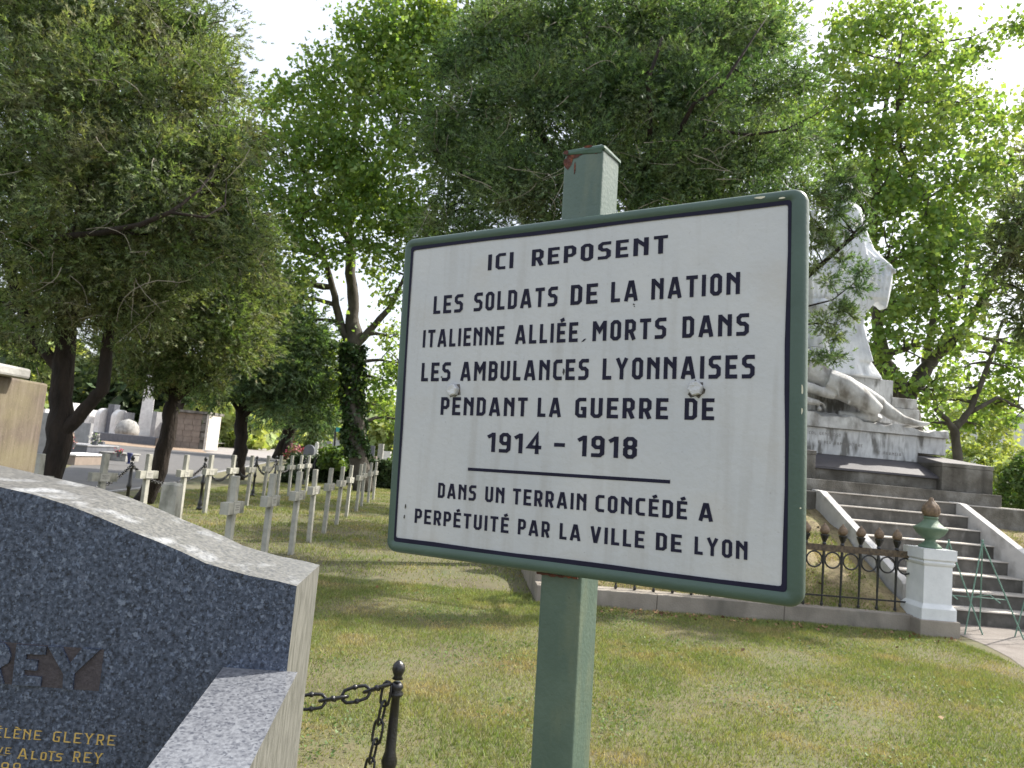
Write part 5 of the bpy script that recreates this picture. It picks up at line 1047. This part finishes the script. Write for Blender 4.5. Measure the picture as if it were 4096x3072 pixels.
def flowers(label, px, py, Y, r, mp, cat='flowers', pot=None, hpx=20):
    c = at(px, py, Y); t = thing('flower_pot', label, cat, (c.x, c.y, c.z))
    if pot: MB().lathe([(r * .5, -r * 1.6), (r * .8, -r * .2), (r * .85, 0), (r * .5, 0)], n=10).build('pot', pot, t)
    n = 90; u = rng.normal(size=(n, 3)) * r * .5; scatter_mesh('petals', u, r * .5 * rng.uniform(.5, 1, n), frames(n), LEAF, LEAF_L, LEAF_C, mp, t)['kind'] = 'stuff'
    n = 60; u = rng.normal(size=(n, 3)) * r * .5 - np.array([0, 0, r * .3]); scatter_mesh('leaves', u, r * .5 * rng.uniform(.5, 1, n), frames(n), LEAF, LEAF_L, LEAF_C, M['light_shrub'], t)
flowers('dark red flowers in a pot on the low curb', 478, 1806, 30, .14, M['petal_red'], pot=M['slate'])
flowers('pink flowers in a vase beside the grey stele', 290, 1770, 30, .16, M['petal_pink'], pot=M['slate'])
flowers('pale bouquet on the small dark tablet', 382, 1752, 33, .20, M['plaque'], pot=M['slate'])
bp_ = at(520, 1815, 30); t = thing('vase', 'blue flower vase without flowers on the low curb', 'vase', (bp_.x, bp_.y, bp_.z - .30)); MB().lathe([(.05, -.06), (.06, .08), (.11, .30), (.12, .34), (.09, .34), (.06, .12), (.0, .1)], n=14).build('bowl', M['blue_pot'], t, smooth=True); MB().lathe([(.09, -.10), (.09, -.07), (.05, -.0605)], n=12).build('foot', M['blue_pot'], t)
# group between leaning trunks and the sign
gR = 'tombstones behind the hedge and shrubs'
stone('dark grey curved headstone between the leaning trunks and the shrub', 1232, 1880, 1778, 42, sl_, shape='round', th=.25, group=gR)
stone('pale lit narrow stele right of the dark curved headstone', 1262, 1860, 1765, 12, wsn, th=.3, group=gR, shape='arch')
stone('wide white slab headstone above the shrub', 1355, 1868, 1795, 95, wsn, th=.3, group=gR)
stone('large pale stele directly left of the ivy trunk', 1350, 1830, 1748, 42, M['white_stone'], th=.5, group=gR, shape='arch')
stone('grey stele with a sloping top behind the street sign post', 1308, 1835, 1765, 26, gsn, th=.3, group=gR)
stone('dark grey wide headstone with rusty face beside the sign', 1460, 1895, 1822, 84, M['brown_block'], th=.3, group=gR)
stone('dark cross shaped grave block above the wide headstone', 1483, 1850, 1782, 26, sl_, th=.3, group=gR)
stone('pale pillar tomb near the sign edge', 1520, 1860, 1775, 20, M['grey_stone'], th=.5, group=gR)
stone('low white block at the sign edge', 1545, 1860, 1805, 30, wsn, th=.5, group=gR)
stone('brown upright stele left of the street sign', 1278, 1835, 1758, 16, M['brown_block'], th=.3, group=gR)
stone('tall white stele beside the leaning trunk', 1108, 1798, 1725, 18, wsn, th=.8, group=gR, shape='taper')
stone('pale stele right of the leaning trunks', 1152, 1810, 1760, 12, wsn, th=.5, group=gR)
for k, (x, yb, yt, ww) in enumerate([(1025, 1762, 1715, 14), (1062, 1765, 1720, 10), (1090, 1768, 1718, 14), (990, 1755, 1700, 18), (900, 1738, 1690, 30), (870, 1735, 1688, 26)]):
    stone(['tiny pale stele, first right of the middle trunk', 'tiny grey stele beside the slim verge trunk', 'tiny white stele near the leaning trunks', 'small pale stele left of the slim verge trunk', 'distant white tomb at the end of the pale road', 'distant pale tomb left of the road end'][k], x, yb, yt, ww, [wsn, gsn, wsn, M['grey_stone'], wsn, wsn][k], th=.6, group=gR)
flowers('pink and red flowers massed on a grave beyond the chain', 1180, 1800, 50, .42, M['petal_pink'], cat='flowers'); flowers('red flowers on a grave beside the dark headstone', 1215, 1805, 46, .22, M['petal_red'], cat='flowers'); flowers('red bedding flowers left of the pink ones', 1155, 1812, 50, .3, M['petal_red'], cat='flowers')
# street sign
sp_ = at(1330, 1880, 40); t = thing('direction_sign', 'small teal direction sign on a dark leaning post', 'sign', (sp_.x, 40, 0)); tpz = at(1343, 1712, 40)
MB().tube([(0, 0, 0), (tpz.x - sp_.x, 0, tpz.z)], .06, 8).build('post', M['black_iron'], t)
bw = 23 * 40 / FPX; bt = at(1345, 1718, 40); MB().box(bt.x - sp_.x, bt.x - sp_.x + bw, -.08, -.04, bt.z - .12, bt.z + .12).build('board', M['teal'], t)
# pale shed roof and far house
hb = at(1555, 1745, 90); t = thing('far_tent', 'white pitched canopy roof far behind the sign edge', 'canopy', (hb.x, 90, 0))
MB().prism([Vector((-1.6, 0, hb.z)), Vector((.2, 0, hb.z + 1.1)), Vector((1.7, 0, hb.z + .1))], (0, 3, 0)).build('roof', M['white_stone'], t); MB().box(-1.4, 1.5, .2, 2.8, 0, hb.z).build('wall', M['plaster'], t)
hb = at(4060, 1800, 85); t = thing('far_house', 'pale rendered house glimpsed behind the light green trees', 'house', (hb.x, 85, 0)); zt = at(4060, 1668, 85).z
MB().box(-3.4, 6, 0, 8, 0, zt).build('wall', M['plaster'], t); MB().box(-3.7, 6.3, -.3, 8.3, zt + .01, zt + .3).build('roof', M['grey_slab'], t)
for k in range(3):
    wx = -.9 + k * 2.6; f_ = MB().box(wx - .45, wx + .45, -.06, .02, zt - 2.3, zt - 1.0).build('window', M['white_stone'], t); MB().box(wx - .36, wx + .36, -.075, -.0605, zt - 2.2, zt - 1.1).build('pane', M['pane'], f_)

# ================================================================ GRASS
def lawn(n, x0, x1, y0, y1, h, wd, powr=1.0):
    y = y0 + (y1 - y0) * rng.uniform(0, 1, n) ** powr; x = rng.uniform(0, 1, n); xl = np.maximum(x0, -.80 * y - .3); xr = np.minimum(x1, .80 * y + .5); x = xl + (xr - xl) * x
    k = ~((x > 4.9 + .0 * y) & (y < 7.0)) & ~((x > 5.35) & (y >= 7.0)) & ~((y > 8.72 + .053 * x) & (x > .46) & (x < 5.6))
    # patchy cover
    pat = np.sin(x * 2.1 + 1.3 * np.sin(y * 1.7)) + np.sin(y * 3.1 + 1.1 * np.sin(x * 2.7)) + np.sin(x * 5.3 - y * 4.1) * .7
    k &= (rng.random(n) < np.clip(.72 + .20 * pat, .32, 1))
    return x[k], y[k], pat[k]
def blades(name, x, y, z, h, wd, pat):
    n = len(x); a = rng.uniform(0, 2 * math.pi, n); hh = h * rng.uniform(.4, 1.4, n) * (1 + .12 * pat); ww = wd * rng.uniform(.6, 1.4, n); le = rng.uniform(.2, 1.1, n); b = rng.uniform(0, 2 * math.pi, n)
    ca, sa = np.cos(a), np.sin(a); B_ = np.stack([x, y, z], 1)
    V = np.stack([B_ + np.stack([ca * ww, sa * ww, 0 * ww], 1), B_ - np.stack([ca * ww, sa * ww, 0 * ww], 1), B_ + np.stack([np.cos(b) * hh * le, np.sin(b) * hh * le, hh], 1)], 1)
    o = npmesh(name, V.reshape(-1, 3), np.arange(3 * n), np.full(n, 3), M['blades']); return tag(o, 'short patchy lawn grass, part green and part dried yellow', 'grass', kind='stuff')
x, y, p_ = lawn(480000, -3.6, 6.0, 1.9, 9.2, 0, 0, .75); blades('grass', x, y, np.zeros(len(x)), .028, .0028, p_)
x, y, p_ = lawn(260000, -8.5, 5.0, 8.6, 31, 0, 0, .8); k = (x > -.3 * y * .0 - 8.5) & ~((x > .46) & (y > 8.7)); x, y, p_ = x[k], y[k], p_[k]; blades('grass', x, y, np.zeros(len(x)), .04, .006, p_)
n = 60000; x = rng.uniform(.75, 4.85, n); v = rng.uniform(0, 1, n); o = blades('grass', x, 9.04 + 2.94 * v, .14 + 1.14 * v ** .9, .03, .004, np.zeros(n)); o['label'] = 'dry tufted grass growing on the bank below the memorial'
n = 16000; x = rng.uniform(7.55, 10.5, n); v = rng.uniform(0, 1, n); o = blades('grass', x, 10 + 2 * v, .30 + .88 * v ** .9, .035, .005, np.zeros(n)); o['label'] = 'dry grass on the bank right of the staircase'
# clover and broad weeds in the lawn
n = 26000; y = 1.9 + 7 * rng.uniform(0, 1, n) ** .8; x = rng.uniform(-.6, .6, n) * y * 1.3; cl = np.sin(x * 3.3 + y * 1.2) + np.sin(y * 4.3 - x * 1.9); k = (cl > .35) & (x < 4.8) & (x > -3) & ~((y > 8.7) & (x > .4)); x, y = x[k], y[k]; n = len(x)
tag(scatter_mesh('clover', np.stack([x, y, rng.uniform(.008, .026, n)], 1), .020 * rng.uniform(.5, 1.2, n), frames(n, 2.2), LEAF, LEAF_L, LEAF_C, M['light_shrub']), 'low clover and small weeds scattered through the lawn', 'clover', kind='stuff')
n = 174; x = np.concatenate([rng.uniform(.6, 5.4, 150), rng.uniform(-4, 5, 24)]); y = np.concatenate([8.60 + rng.normal(size=150) * .12, rng.uniform(4.5, 12, 24)])
y = np.where((x > .4) & (y > 8.72), 8.70, y)
tag(scatter_mesh('fallen_leaves', np.stack([x, y, np.full(n, .03)], 1), .04 * rng.uniform(.5, 1.2, n), frames(n, 2.0), LEAF, LEAF_L, LEAF_C, M['dead_leaf']), 'dry brown leaves lying on the lawn and along the low wall', 'fallen leaves', kind='stuff')
n = 160; v = rng.uniform(0, 1, n); tag(scatter_mesh('fallen_leaves', np.stack([rng.uniform(.8, 4.8, n), 9.04 + 2.94 * v, .175 + 1.14 * v ** .9], 1), .06 * rng.uniform(.5, 1.2, n), frames(n, 2.0), LEAF, LEAF_L, LEAF_C, M['dead_leaf']), 'dry leaves on the bank behind the railing', 'fallen leaves', kind='stuff')
